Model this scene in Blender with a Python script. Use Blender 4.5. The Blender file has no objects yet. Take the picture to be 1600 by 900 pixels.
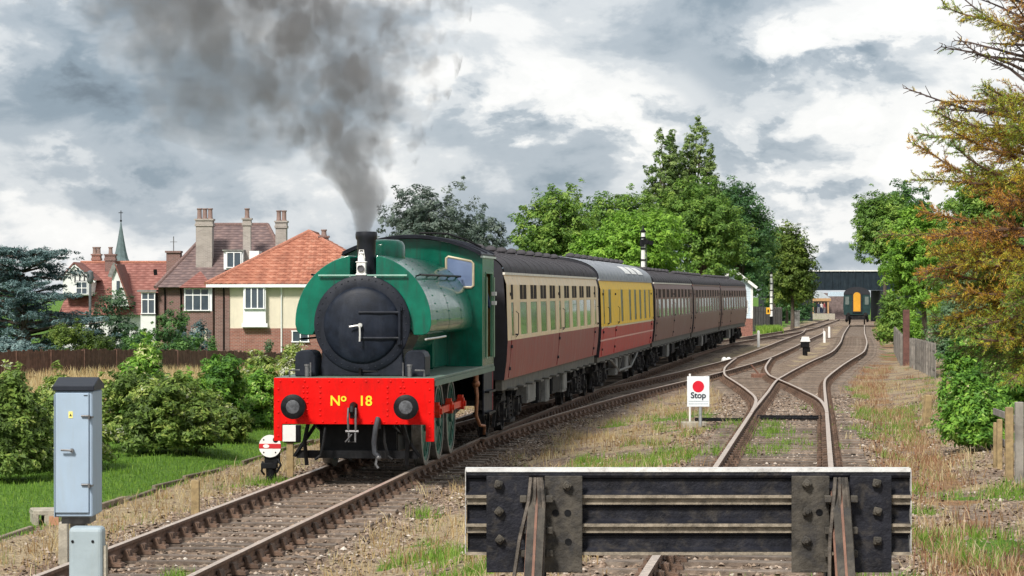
import bpy, bmesh, math, random
import numpy as np
from mathutils import Vector, Matrix

# ------------------------------------------------------------------ camera
S = bpy.context.scene
F = 4450.0            # focal length in photograph pixels (1600 wide)
CAMZ = 2.8            # eye height above the main line's rail top
HOR = 455.0           # horizon row
cam = bpy.data.cameras.new('camera'); camo = bpy.data.objects.new('camera', cam)
S.collection.objects.link(camo); S.camera = camo
cam.sensor_width = 36.0; cam.lens = F / 1600 * 36.0
cam.shift_y = (HOR - 450) / 1600
cam.clip_start = 0.5; cam.clip_end = 6000
camo.location = (0, 0, CAMZ); camo.rotation_euler = (math.pi / 2, 0, 0)

# ------------------------------------------------------------------ world
SUN_AZ, SUN_EL = math.radians(205), math.radians(44)   # compass style: from +Y clockwise
W_ = bpy.data.worlds.new('World'); S.world = W_; W_.use_nodes = True
def build_world():
    nt = W_.node_tree; N = nt.nodes; L = nt.links; N.clear()
    def nd(t, **k):
        n = N.new(t)
        for a, b in k.items(): setattr(n, a, b)
        return n
    def mth(op, a, b=None, c=None, clamp=False):
        n = nd('ShaderNodeMath', operation=op); n.use_clamp = clamp
        for i, q in enumerate((a, b, c)):
            if q is None: continue
            if hasattr(q, 'is_output') or isinstance(q, bpy.types.NodeSocket): L.new(q, n.inputs[i])
            else: n.inputs[i].default_value = q
        return n.outputs[0]
    out = nd('ShaderNodeOutputWorld')
    tc = nd('ShaderNodeTexCoord'); sep = nd('ShaderNodeSeparateXYZ'); L.new(tc.outputs['Generated'], sep.inputs[0])
    sx, sy, sz = sep.outputs
    sky = nd('ShaderNodeTexSky', sky_type='NISHITA'); sky.sun_disc = False
    sky.sun_elevation = SUN_EL; sky.sun_rotation = SUN_AZ; sky.air_density = 1.0; sky.dust_density = 1.5
    bg1 = nd('ShaderNodeBackground'); L.new(sky.outputs[0], bg1.inputs[0]); bg1.inputs[1].default_value = 0.10
    # cloud field: noise on the direction vector, squashed vertically so that the clouds lie in flat banks
    def cloud(scale, zs, off, detail, rough, dist):
        mp = nd('ShaderNodeMapping'); L.new(tc.outputs['Generated'], mp.inputs[0])
        mp.inputs['Scale'].default_value = (scale, scale, scale * zs); mp.inputs['Location'].default_value = off
        n = nd('ShaderNodeTexNoise'); L.new(mp.outputs[0], n.inputs['Vector'])
        n.inputs['Scale'].default_value = 1; n.inputs['Detail'].default_value = detail
        n.inputs['Roughness'].default_value = rough; n.inputs['Distortion'].default_value = dist
        return n.outputs['Fac']
    big = cloud(8.0, 2.0, (3.1, 1.2, 0.4), 3, .45, .2)
    mid = cloud(19, 1.9, (7.7, .3, 2.9), 10, .56, .25)
    wis = cloud(50, 1.8, (1.3, 5.2, .7), 9, .58, .2)
    az = mth('ARCTAN2', sx, sy); el = mth('ARCSINE', sz)
    wob = mth('MULTIPLY', mth('SUBTRACT', mid, .5), .10)
    wob2 = mth('MULTIPLY', mth('SUBTRACT', wis, .5), .06)
    def blob(px, py, rx, ry, amp):
        # a cloud bank at a compass direction; ragged by the noise
        a0 = math.atan2(px - 800, F); e0 = math.atan2(HOR - py, F)
        da = mth('DIVIDE', mth('ADD', mth('SUBTRACT', az, a0), wob), rx / F)
        de = mth('DIVIDE', mth('ADD', mth('SUBTRACT', el, e0), wob2), ry / F)
        d2 = mth('ADD', mth('MULTIPLY', da, da), mth('MULTIPLY', de, de))
        return mth('MULTIPLY', mth('EXPONENT', mth('MULTIPLY', d2, -1.0)), amp)
    v = mth('ADD', mth('MULTIPLY', mth('SUBTRACT', big, .5), 1.1), mth('MULTIPLY', mth('SUBTRACT', mid, .5), 1.3))
    v = mth('ADD', v, mth('MULTIPLY', mth('SUBTRACT', wis, .5), .55))
    v = mth('ADD', v, .60)
    for b in BLOBS: v = mth('ADD', v, blob(*b))
    ramp = nd('ShaderNodeValToRGB'); L.new(v, ramp.inputs[0])
    cr = ramp.color_ramp; cr.interpolation = 'EASE'
    stops = [(0.0, (.17, .215, .265)), (.25, (.28, .35, .42)), (.47, (.46, .52, .58)), (.63, (.70, .735, .765)), (.78, (.95, .95, .94)), (1.0, (1.06, 1.05, 1.03))]
    while len(cr.elements) < len(stops): cr.elements.new(.5)
    for e, (p, c) in zip(cr.elements, stops): e.position = p; e.color = (*c, 1)
    bg2 = nd('ShaderNodeBackground'); L.new(ramp.outputs[0], bg2.inputs[0]); bg2.inputs[1].default_value = .88
    mx = nd('ShaderNodeMixShader'); L.new(bg1.outputs[0], mx.inputs[1]); L.new(bg2.outputs[0], mx.inputs[2])
    mx.inputs[0].default_value = .93
    L.new(mx.outputs[0], out.inputs[0])
BLOBS = [(90, 190, 260, 85, -.24), (380, 90, 200, 120, -.16), (100, 330, 170, 50, -.10), (60, 290, 120, 30, -.06), (250, 400, 500, 18, .06), (150, 260, 60, 22, .10), (960, 150, 140, 60, .34),
         (1240, 120, 130, 38, -.34), (1180, 240, 110, 26, -.22), (1290, 300, 90, 16, -.22), (1400, 40, 260, 60, .25),
         (1420, 220, 110, 80, .26), (1230, 370, 130, 36, .34), (860, 215, 200, 40, -.16), (760, 330, 130, 45, -.12), (780, 90, 120, 50, .12), (800, 270, 170, 60, -.14), (700, 200, 90, 60, -.10), (1320, 400, 60, 20, -.25), (120, 20, 300, 30, -.10)]
build_world()

sun = bpy.data.lights.new('sun', 'SUN'); suno = bpy.data.objects.new('sun', sun); S.collection.objects.link(suno)
sun.energy = 4.2; sun.angle = math.radians(10); sun.color = (1.0, .94, .86)
_d = Vector((math.sin(SUN_AZ) * math.cos(SUN_EL), math.cos(SUN_AZ) * math.cos(SUN_EL), math.sin(SUN_EL)))
suno.rotation_euler = (-_d).to_track_quat('-Z', 'Y').to_euler(); suno.location = (-20, -20, 40)
S.view_settings.view_transform = 'Standard'; S.view_settings.look = 'None'
S.view_settings.exposure = 0.25; S.view_settings.gamma = 1.0; S.view_settings.use_curve_mapping = False
S.render.engine = 'CYCLES'
S.cycles.max_bounces = 5; S.cycles.diffuse_bounces = 2; S.cycles.glossy_bounces = 3; S.cycles.transmission_bounces = 3
S.cycles.volume_bounces = 1; S.cycles.transparent_max_bounces = 8; S.cycles.volume_step_rate = 3.0
S.cycles.use_denoising = True; S.cycles.use_adaptive_sampling = True; S.cycles.adaptive_threshold = .02

# ------------------------------------------------------------------ helpers
C = S.collection
K = 1.171             # old depth estimate -> metres
def Wp(px, py, Y):    # the point seen at photograph pixel (px,py) that lies Y metres ahead
    return Vector(((px - 800) / F * Y, Y, CAMZ - (py - HOR) / F * Y))
def PX(px, Y): return (px - 800) / F * Y
def PZ(py, Y): return CAMZ - (py - HOR) / F * Y

def tag(o, label=None, cat=None, group=None, kind=None):
    if label: o['label'] = label
    if cat: o['category'] = cat
    if group: o['group'] = group
    if kind: o['kind'] = kind
    return o
def thing(name, label, cat, loc=(0, 0, 0), rz=0.0, group=None):
    o = bpy.data.objects.new(name, None); C.objects.link(o); o.empty_display_size = .2
    o.location = loc; o.rotation_euler = (0, 0, rz)
    return tag(o, label, cat, group)
def link(name, me, mat=None, parent=None):
    o = bpy.data.objects.new(name, me); C.objects.link(o)
    if mat is not None and len(me.materials) == 0: me.materials.append(mat)
    if parent is not None: o.parent = parent
    return o
def inst(name, me, parent=None, loc=(0, 0, 0), rot=(0, 0, 0), scale=(1, 1, 1)):
    o = bpy.data.objects.new(name, me); C.objects.link(o)
    o.location = loc; o.rotation_euler = rot; o.scale = scale
    if parent is not None: o.parent = parent
    return o
def copy_tree(o, parent=None):
    c = o.copy(); C.objects.link(c); c.parent = parent
    for ch in list(o.children): copy_tree(ch, c)
    return c

class MB:
    def __init__(s): s.v = []; s.f = []; s.sm = []
    def add(s, vs, fs, smooth=False):
        b = len(s.v); s.v += [tuple(q) for q in vs]
        for f in fs: s.f.append(tuple(i + b for i in f)); s.sm.append(smooth)
        return s
    def box(s, x0, x1, y0, y1, z0, z1):
        return s.add([(x0,y0,z0),(x1,y0,z0),(x1,y1,z0),(x0,y1,z0),(x0,y0,z1),(x1,y0,z1),(x1,y1,z1),(x0,y1,z1)],
                     [(0,3,2,1),(4,5,6,7),(0,1,5,4),(1,2,6,5),(2,3,7,6),(3,0,4,7)])
    def obox(s, c, size, R=None):
        h = [q / 2 for q in size]; R = R or Matrix.Identity(3); c = Vector(c); vs = []
        for z in (-1, 1):
            for x, y in ((-1,-1),(1,-1),(1,1),(-1,1)): vs.append(c + R @ Vector((x*h[0], y*h[1], z*h[2])))
        return s.add(vs, [(0,3,2,1),(4,5,6,7),(0,1,5,4),(1,2,6,5),(2,3,7,6),(3,0,4,7)])
    def bar(s, p0, p1, w, d, up=(0, 0, 1)):
        p0 = Vector(p0); p1 = Vector(p1); a = (p1 - p0); ln = a.length; a.normalize()
        u = Vector(up); x = a.cross(u)
        if x.length < 1e-4: x = a.cross(Vector((1, 0, 0)))
        x.normalize(); z = x.cross(a)
        R = Matrix((x, a, z)).transposed()
        return s.obox((p0 + p1) / 2, (w, ln, d), R)
    def cyl(s, p0, p1, r0, r1=None, n=12, caps=True, smooth=True):
        r1 = r0 if r1 is None else r1
        p0 = Vector(p0); p1 = Vector(p1); a = (p1 - p0).normalized()
        u = a.cross(Vector((0, 0, 1)))
        if u.length < 1e-4: u = Vector((1, 0, 0))
        u.normalize(); w = a.cross(u); vs = []
        for p, r in ((p0, r0), (p1, r1)):
            for i in range(n):
                t = 2 * math.pi * i / n; vs.append(p + (u * math.cos(t) + w * math.sin(t)) * r)
        s.add(vs, [(i, (i+1) % n, n + (i+1) % n, n + i) for i in range(n)], smooth)
        if caps:
            s.add(vs[:n], [tuple(range(n))]); s.add(vs[n:], [tuple(range(n))])
        return s
    def tube(s, pts, r, n=6):
        pts = [Vector(p) for p in pts]; rs = r if isinstance(r, (list, tuple)) else [r] * len(pts); vs = []
        pu = None
        for i, p in enumerate(pts):
            a = (pts[min(i+1, len(pts)-1)] - pts[max(i-1, 0)]).normalized()
            u = a.cross(Vector((0, 0, 1))) if pu is None else pu - a * pu.dot(a)
            if u.length < 1e-3: u = a.cross(Vector((1, 0, 0)))
            u.normalize(); pu = u; w = a.cross(u)
            for k in range(n):
                t = 2 * math.pi * k / n; vs.append(p + (u * math.cos(t) + w * math.sin(t)) * rs[i])
        fs = []
        for i in range(len(pts) - 1):
            for k in range(n): fs.append((i*n+k, i*n+(k+1) % n, (i+1)*n+(k+1) % n, (i+1)*n+k))
        s.add(vs, fs, True); s.add(vs[:n], [tuple(range(n))]); s.add(vs[-n:], [tuple(range(n))])
        return s
    def lathe(s, prof, o=(0, 0, 0), axis='z', n=24, smooth=True):
        vs = []
        for r, h in prof:
            for i in range(n):
                t = 2 * math.pi * i / n; a, b = r * math.cos(t), r * math.sin(t)
                q = {'z': (a, b, h), 'y': (a, h, b), 'x': (h, a, b)}[axis]
                vs.append((o[0]+q[0], o[1]+q[1], o[2]+q[2]))
        fs = [(j*n+i, j*n+(i+1) % n, (j+1)*n+(i+1) % n, (j+1)*n+i) for j in range(len(prof)-1) for i in range(n)]
        s.add(vs, fs, smooth)
        if prof[0] == prof[-1]: return s
        if prof[0][0] > 1e-4: s.add(vs[:n], [tuple(range(n))])
        if prof[-1][0] > 1e-4: s.add(vs[-n:], [tuple(range(n))])
        return s
    def prism(s, poly, axis, a, b, smooth=False):
        n = len(poly)
        mk = {'x': lambda p, h: (h, p[0], p[1]), 'y': lambda p, h: (p[0], h, p[1]), 'z': lambda p, h: (p[0], p[1], h)}[axis]
        vs = [mk(p, a) for p in poly] + [mk(p, b) for p in poly]
        s.add(vs, [(i, (i+1) % n, n+(i+1) % n, n+i) for i in range(n)], smooth)
        s.add(vs[:n], [tuple(range(n))]); s.add(vs[n:], [tuple(range(n))])
        return s
    def sphere(s, c, r, n=12, m=8):
        rr = r if isinstance(r, (list, tuple)) else (r, r, r); vs = []
        for j in range(m + 1):
            ph = math.pi * j / m
            for i in range(n):
                t = 2 * math.pi * i / n
                vs.append((c[0]+rr[0]*math.sin(ph)*math.cos(t), c[1]+rr[1]*math.sin(ph)*math.sin(t), c[2]+rr[2]*math.cos(ph)))
        return s.add(vs, [(j*n+i, j*n+(i+1) % n, (j+1)*n+(i+1) % n, (j+1)*n+i) for j in range(m) for i in range(n)], True)
    def mesh(s, name, mat=None, recalc=True):
        me = bpy.data.meshes.new(name); me.from_pydata(s.v, [], s.f)
        me.polygons.foreach_set('use_smooth', s.sm)
        if recalc:
            bm = bmesh.new(); bm.from_mesh(me)
            bmesh.ops.remove_doubles(bm, verts=bm.verts, dist=1e-5)
            bmesh.ops.recalc_face_normals(bm, faces=bm.faces); bm.to_mesh(me); bm.free()
        if mat: me.materials.append(mat)
        me.update()
        if any(s.sm): me.set_sharp_from_angle(angle=math.radians(44))
        return me
    def build(s, name, mat, parent=None, bevel=0, seg=1):
        o = link(name, s.mesh(name, mat), None, parent)
        if bevel:
            m = o.modifiers.new('bevel', 'BEVEL'); m.width = bevel; m.segments = seg; m.limit_method = 'ANGLE'; m.angle_limit = math.radians(40)
        return o

def np_mesh(name, V, Fc, mat=None, col=None, smooth=False):
    me = bpy.data.meshes.new(name); V = np.ascontiguousarray(V, dtype=np.float32); Fc = np.ascontiguousarray(Fc, dtype=np.int32)
    k = Fc.shape[1]; me.vertices.add(len(V)); me.vertices.foreach_set('co', V.ravel())
    me.loops.add(Fc.size); me.loops.foreach_set('vertex_index', Fc.ravel())
    me.polygons.add(len(Fc)); me.polygons.foreach_set('loop_start', np.arange(0, Fc.size, k, dtype=np.int32))
    me.polygons.foreach_set('use_smooth', np.full(len(Fc), smooth, dtype=bool))
    if col is not None:
        for nm, c in col.items():
            at = me.attributes.new(nm, 'FLOAT', 'POINT'); at.data.foreach_set('value', np.ascontiguousarray(c, dtype=np.float32))
    if mat: me.materials.append(mat)
    me.update(calc_edges=True); return me

# ------------------------------------------------------------------ materials
class NT:
    def __init__(s, name):
        s.m = bpy.data.materials.new(name); s.m.use_nodes = True; s.t = s.m.node_tree; s.N = s.t.nodes; s.L = s.t.links
        s.N.clear(); s.out = s.N.new('ShaderNodeOutputMaterial'); s.b = s.N.new('ShaderNodeBsdfPrincipled'); s.L.new(s.b.outputs[0], s.out.inputs[0])
    def n(s, t, **k):
        q = s.N.new(t)
        for a, b in k.items(): setattr(q, a, b)
        return q
    def put(s, sock, val):
        if isinstance(val, bpy.types.NodeSocket): s.L.new(val, sock)
        else: sock.default_value = (*val, 1) if isinstance(val, tuple) and len(val) == 3 and sock.type == 'RGBA' else val
    def math(s, op, a, b=None, c=None, clamp=False):
        q = s.n('ShaderNodeMath', operation=op); q.use_clamp = clamp
        for i, v in enumerate((a, b, c)):
            if v is not None: s.put(q.inputs[i], v)
        return q.outputs[0]
    def coords(s, kind='Object', scale=(1, 1, 1), loc=(0, 0, 0)):
        if kind == 'World': src = s.n('ShaderNodeNewGeometry').outputs['Position']
        else: src = s.n('ShaderNodeTexCoord').outputs[kind]
        mp = s.n('ShaderNodeMapping'); s.L.new(src, mp.inputs[0]); mp.inputs['Scale'].default_value = scale; mp.inputs['Location'].default_value = loc
        return mp.outputs[0]
    def noise(s, vec, scale=5, detail=4, rough=.55, dist=0):
        q = s.n('ShaderNodeTexNoise'); s.L.new(vec, q.inputs['Vector']); q.inputs['Scale'].default_value = scale
        q.inputs['Detail'].default_value = detail; q.inputs['Roughness'].default_value = rough; q.inputs['Distortion'].default_value = dist
        return q.outputs['Fac']
    def ramp(s, fac, stops):
        q = s.n('ShaderNodeValToRGB'); s.L.new(fac, q.inputs[0]); cr = q.color_ramp
        while len(cr.elements) < len(stops): cr.elements.new(.5)
        for e, (p, c) in zip(cr.elements, stops): e.position = p; e.color = (*c, 1) if len(c) == 3 else c
        return q.outputs[0]
    def mix(s, fac, a, b, mode='MIX'):
        q = s.n('ShaderNodeMix', data_type='RGBA', blend_type=mode); s.put(q.inputs[0], fac); s.put(q.inputs[6], a); s.put(q.inputs[7], b)
        return q.outputs[2]
    def smooth(s, x, lo, hi):
        q = s.n('ShaderNodeMapRange', interpolation_type='SMOOTHSTEP'); s.put(q.inputs[0], x); q.inputs[1].default_value = lo; q.inputs[2].default_value = hi
        return q.outputs[0]
    def bump(s, h, strength=.3, dist=.02):
        q = s.n('ShaderNodeBump'); s.L.new(h, q.inputs['Height']); q.inputs['Strength'].default_value = strength; q.inputs['Distance'].default_value = dist
        s.L.new(q.outputs[0], s.b.inputs['Normal'])
    def attr(s, name): return s.n('ShaderNodeAttribute', attribute_name=name).outputs['Fac']
    def objrand(s): return s.n('ShaderNodeObjectInfo').outputs['Random']
def mul(c, k): return tuple(min(1, q * k) for q in c)
MATS = {}
def mat(name, col, rough=.6, metal=0.0, var=.18, vs=5.0, bump=0.0, bs=30.0, spec=.5, coat=0.0, dirt=None, dscale=(3, 3, .6), damt=.5, orand=0.0, co='Object'):
    if name in MATS: return MATS[name]
    t = NT(name); v = t.coords(co)
    nz = t.noise(v, vs, 6, .62)
    c = t.mix(t.smooth(nz, .3, .7), mul(col, 1 - var), mul(col, 1 + var))
    if dirt is not None:
        dn = t.noise(t.coords(co, dscale), 1.6, 7, .65, .4)
        c = t.mix(t.math('MULTIPLY', t.smooth(dn, .47, .72), damt), c, dirt)
    if orand:
        k = t.math('ADD', t.math('MULTIPLY', t.objrand(), 2 * orand), 1 - orand)
        q = t.n('ShaderNodeVectorMath', operation='SCALE'); t.L.new(c, q.inputs[0]); t.L.new(k, q.inputs['Scale']); c = q.outputs[0]
    t.put(t.b.inputs['Base Color'], c)
    t.put(t.b.inputs['Roughness'], t.math('ADD', t.math('MULTIPLY', nz, .24), rough - .12, clamp=True))
    t.b.inputs['Metallic'].default_value = metal; t.b.inputs['Specular IOR Level'].default_value = spec
    t.b.inputs['Coat Weight'].default_value = coat; t.b.inputs['Coat Roughness'].default_value = .06
    if bump: t.bump(t.noise(v, bs, 5, .6), bump, .02)
    MATS[name] = t.m; return t.m
def text_mesh(name, body, size, mt, font_scale_x=1.0, bold=0.0):
    cu = bpy.data.curves.new(name + '_c', 'FONT'); cu.body = body; cu.size = size; cu.align_x = 'CENTER'; cu.align_y = 'CENTER'; cu.extrude = .002; cu.offset = bold
    ob = bpy.data.objects.new(name + '_t', cu); C.objects.link(ob)
    dg = bpy.context.evaluated_depsgraph_get(); me = bpy.data.meshes.new_from_object(ob.evaluated_get(dg))
    bpy.data.objects.remove(ob); me.name = name; me.materials.clear(); me.materials.append(mt); return me
RNG = np.random.default_rng(7); random.seed(11)
# ------------------------------------------------------------------ alignments of the four tracks (plan view)
def make_path(pts, sig=5.0, lo=-20.0, hi=460.0):
    p = np.array(pts, float); y = np.arange(lo, hi, .5)
    Y = p[:, 0] * K; X = p[:, 1]
    x = np.interp(y, Y, X)
    s0 = (X[1]-X[0])/(Y[1]-Y[0]); s1 = (X[-1]-X[-2])/(Y[-1]-Y[-2])
    x = np.where(y < Y[0], X[0] + (y-Y[0])*s0, x); x = np.where(y > Y[-1], X[-1] + (y-Y[-1])*s1, x)
    k = np.arange(-40, 41) * .5; g = np.exp(-k*k/(2*sig*sig)); g /= g.sum()
    pad = 40; xp = np.concatenate([x[0] - s0*.5*np.arange(pad, 0, -1), x, x[-1] + s1*.5*np.arange(1, pad+1)])
    x = np.convolve(xp, g, 'valid')
    return lambda q: np.interp(q, y, x)
X_MAIN = make_path([(0,-6.4),(23.9,-3.95),(37,-2.45),(47.3,-1.27),(57.5,.06),(63.8,.90),(82.6,3.42),(101.4,6.16),(120.2,8.92),(138.9,12.0),(154,15.0),(187,21.3),(215,26.0),(262,33.2),(330,43.5)])
X_T2 = make_path([(40,-2.1),(47.3,-1.2),(57,.55),(66,2.3),(75.5,4.4),(85,6.5),(104,10.25),(130,14.5),(152,17.9),(174,21.4),(190,23.6),(220,27.4),(262,33.4)], 4)
X_T3 = make_path([(0,-.6),(79,9.37),(98,12.7),(115.6,16.0),(138,19.4),(177,24.9),(262,37.2),(330,47)], 5)
X_TX = make_path([(40,4.45),(50,5.72),(58,6.6),(65,7.1),(73,7.52),(83,7.98),(91,8.7),(104,10.3),(110,11.3)], 2.5)
def slope(fx, y): return float((fx(y + .5) - fx(y - .5)))
def heading(fx, y): return -math.atan(slope(fx, y))
def z_rail(y): return np.interp(np.asarray(y, float), [60, 97, 163, 190, 307, 440, 600], [0, -.045, -.11, -.19, -.68, -1.3, -1.9])
def lift3(y): return np.interp(y, np.array([0, 12, 19.5, 31.8, 50, 65, 82]) * K, [.63, .62, .6, .5, .36, .14, 0])
def sstep(x, a, b):
    t = np.clip((x - a) / (b - a), 0, 1); return t * t * (3 - 2 * t)
def vnoise(x, y, s, seed=0):
    # smooth value noise
    x = np.asarray(x) / s; y = np.asarray(y) / s; xi = np.floor(x).astype(np.int64); yi = np.floor(y).astype(np.int64); fx = x - xi; fy = y - yi
    def h(a, b):
        n = (a * 374761393 + b * 668265263 + seed * 974711) & 0x7fffffff
        n = ((n ^ (n >> 13)) * 1274126177) & 0x7fffffff
        return ((n ^ (n >> 16)) & 0xffff) / 65535.0
    fx = fx*fx*(3-2*fx); fy = fy*fy*(3-2*fy)
    return (h(xi, yi)*(1-fx) + h(xi+1, yi)*fx)*(1-fy) + (h(xi, yi+1)*(1-fx) + h(xi+1, yi+1)*fx)*fy
def fbm(x, y, s, seed=0): return .55*vnoise(x, y, s, seed) + .28*vnoise(x, y, s/2.1, seed+1) + .17*vnoise(x, y, s/4.3, seed+2)
def ground_z(X, Y, rough=True):
    X = np.asarray(X, float); Y = np.asarray(Y, float)
    m = X_MAIN(Y); t3 = X_T3(Y)
    z = z_rail(Y) - .225
    z = z + lift3(Y) * sstep(X, m + 1.7, np.maximum(t3 - 1.5, m + 2.4))
    bed = np.minimum(np.minimum(np.abs(X - m), np.abs(X - t3)), np.minimum(np.abs(X - X_T2(Y)) + 50 * (Y < 56), np.abs(X - X_TX(Y)) + 50 * ((Y < 60) | (Y > 125))))
    off = 1 - sstep(bed, 1.25, 1.9)
    z = z - (1 - off) * .06 + off * .022 * sstep(Y, 52, 66) * (Y < 160)
    z = z + .16 * sstep(m - X, 3.0, 4.4)                       # grass bank
    z = z - 1.75 * sstep(Y, 96, 150) * sstep(m - X, 6, 15)      # the gardens lie lower
    z = z + .30 * sstep(X - t3, 2.2, 5.5) * (Y < 260)
    z = z - 2.5 * sstep(Y, 420, 700)
    if rough: z = z + (1 - off) * .10 * (fbm(X, Y, 1.6, 3) - .5) + .035 * (fbm(X, Y, .35, 9) - .5)
    return z

def ground_material():
    t = NT('ground'); w = t.coords('World')
    g, d, f, r = (t.attr(a) for a in ('grass', 'dry', 'field', 'rust'))
    n1 = t.noise(w, 1.2, 8, .68); n2 = t.noise(w, 9, 6, .65); n3 = t.noise(w, 38, 4, .6)
    vo = t.n('ShaderNodeTexVoronoi'); t.L.new(w, vo.inputs['Vector']); vo.inputs['Scale'].default_value = 17; vo.inputs['Randomness'].default_value = 1
    stone = t.ramp(vo.outputs['Color'], [(0.0, (.11, .085, .068)), (.35, (.22, .17, .13)), (.62, (.31, .235, .175)), (.85, (.43, .35, .28)), (1, (.56, .50, .44))])
    stone = t.mix(t.smooth(n1, .35, .65), stone, t.mix(.55, stone, (.15, .095, .06)))
    stone = t.mix(t.math('MULTIPLY', t.smooth(n2, .5, .75), .6), stone, (.06, .048, .042))
    drt = t.ramp(n2, [(.25, (.17, .125, .08)), (.5, (.38, .30, .19)), (.75, (.54, .45, .30))])
    drt = t.mix(t.smooth(n3, .4, .7), drt, t.mix(.5, drt, (.18, .13, .09)))
    gr = t.ramp(n2, [(.25, (.04, .095, .014)), (.55, (.10, .20, .026)), (.8, (.17, .27, .05))])
    fl = t.ramp(n2, [(.3, (.26, .20, .10)), (.6, (.44, .36, .20)), (.8, (.55, .46, .28))])
    ru = t.ramp(n2, [(.3, (.16, .09, .05)), (.6, (.32, .20, .11)), (.8, (.44, .33, .20))])
    def edge(a, k=.35): return t.smooth(t.math('ADD', a, t.math('MULTIPLY', t.math('SUBTRACT', n2, .5), k * 2)), .35, .65)
    c = t.mix(edge(d), stone, drt); c = t.mix(edge(r), c, ru); c = t.mix(edge(f), c, fl); c = t.mix(edge(g), c, gr)
    t.put(t.b.inputs['Base Color'], c); t.b.inputs['Roughness'].default_value = .95; t.b.inputs['Specular IOR Level'].default_value = .2
    h = t.math('ADD', t.math('MULTIPLY', vo.outputs['Distance'], -1.2), t.math('MULTIPLY', n3, .6))
    t.bump(h, .9, .05)
    return t.m
def zones(X, Y):
    m = X_MAIN(Y); t3 = X_T3(Y); q = fbm(X, Y, 2.6, 21); q2 = fbm(X, Y, 1.1, 33)
    lft = m - X; right = X - t3
    grass = sstep(lft + .5*(q2-.5), 3.0, 3.35)
    field = sstep(lft, 7.2, 8.2)
    grass = grass * (1 - field * (Y < 100)) ; field = field * (Y < 108)
    d = np.abs(X - t3); near_t = np.minimum(np.minimum(np.abs(X-m), d), np.minimum(np.abs(X-X_T2(Y)) + 50*(Y < 56), np.abs(X-X_TX(Y)) + 50*((Y < 60) | (Y > 122))))
    between = (X > m + 1.5) & (right < -1.2)
    dry = np.where(between, sstep(q, .38, .55) * sstep(near_t, 1.2, 1.8), 0)
    dry = np.maximum(dry, sstep(lft, 1.5, 1.9) * (1 - sstep(lft, 2.8, 3.2)) * .75)
    dry = np.maximum(dry, sstep(right, 1.4, 2.0) * sstep(q2, .35, .6) * .9)
    rust = sstep(right, 1.3, 1.7) * (1 - sstep(right, 2.2, 3.0)) * sstep(q, .34, .55)
    gp = between * sstep(q2, .60, .70) * sstep(near_t, 1.3, 1.7) * (Y < 70)
    grass = np.maximum(grass, gp * .9)
    grass = np.maximum(grass, sstep(right, 1.2, 1.6) * sstep(fbm(X, Y, 2.0, 55), .62, .70) * .9)
    grass = np.maximum(grass, sstep(right, 7, 9) * .75 * sstep(fbm(X, Y, 6, 71), .35, .6)); dry = np.maximum(dry, sstep(right, 6, 9)); grass = np.maximum(grass, (Y > 240) * sstep(near_t, 3, 6) * .8)
    grass = np.maximum(grass, sstep(lft, 8, 12) * (Y > 104))
    return grass, dry, field, rust
def build_ground():
    xs = np.concatenate([-np.geomspace(900, 22, 40), np.linspace(-20, -9, 26), np.arange(-8.8, 16, .2), np.linspace(16.3, 45, 70), np.geomspace(47, 900, 36)])
    ys = np.concatenate([np.linspace(-60, 14, 14), np.arange(14.5, 75, .22), np.arange(75.3, 150, .45), np.linspace(151, 300, 90), np.geomspace(304, 3500, 40)])
    Xg, Yg = np.meshgrid(xs, ys); Z = ground_z(Xg, Yg)
    V = np.stack([Xg, Yg, Z], -1).reshape(-1, 3); nx, ny = len(xs), len(ys)
    i = np.arange(ny-1)[:, None]*nx + np.arange(nx-1)[None]; Fc = np.stack([i, i+1, i+nx+1, i+nx], -1).reshape(-1, 4)
    g, d, f, r = zones(V[:, 0], V[:, 1])
    me = np_mesh('ground', V, Fc, ground_material(), {'grass': g, 'dry': d, 'field': f, 'rust': r}, True)
    tag(link('ground', me), kind='structure')
build_ground()

# ------------------------------------------------------------------ loose stones: ballast
def stones(name, X, Y, size, mt, label):
    n = len(X); base = np.array([(1,0,0),(0,1,0),(-1,0,0),(0,-1,0),(0,0,1),(0,0,-1)], float)
    V = base[None] * RNG.uniform(.6, 1.15, (n, 6, 1)) * size[:, None, None] * np.array([1, 1, .7])
    a = RNG.uniform(0, 6.28, n); b = RNG.normal(0, .5, n); ca, sa, cb, sb = np.cos(a), np.sin(a), np.cos(b), np.sin(b)
    x = V[..., 0]*ca[:, None] - V[..., 1]*sa[:, None]; y = V[..., 0]*sa[:, None] + V[..., 1]*ca[:, None]; z = V[..., 2]
    y2 = y*cb[:, None] - z*sb[:, None]; z2 = y*sb[:, None] + z*cb[:, None]
    P = np.stack([x + X[:, None], y2 + Y[:, None], z2 + (ground_z(X, Y) + size*.25)[:, None]], -1).reshape(-1, 3)
    P = P.reshape(n, 6, 3)[:, :5].reshape(-1, 3); fc = np.array([(0,1,4),(1,2,4),(2,3,4),(3,0,4)])
    Fc = (np.arange(n)[:, None, None]*5 + fc[None]).reshape(-1, 3)
    return tag(link(name, np_mesh(name, P, Fc, mt, {'tint': np.repeat(RNG.random(n), 5)})), label, 'ballast', kind='stuff')
def stone_mat():
    t = NT('ballast_stone')
    c = t.ramp(t.attr('tint'), [(0, (.075, .06, .05)), (.3, (.20, .155, .12)), (.6, (.29, .215, .155)), (.88, (.40, .32, .255)), (1, (.56, .51, .45))])
    w = t.coords('World'); c = t.mix(t.math('MULTIPLY', t.smooth(t.noise(w, .9, 4), .4, .65), .6), c, (.15, .09, .055))
    t.put(t.b.inputs['Base Color'], c); t.b.inputs['Roughness'].default_value = .9; return t.m
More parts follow.
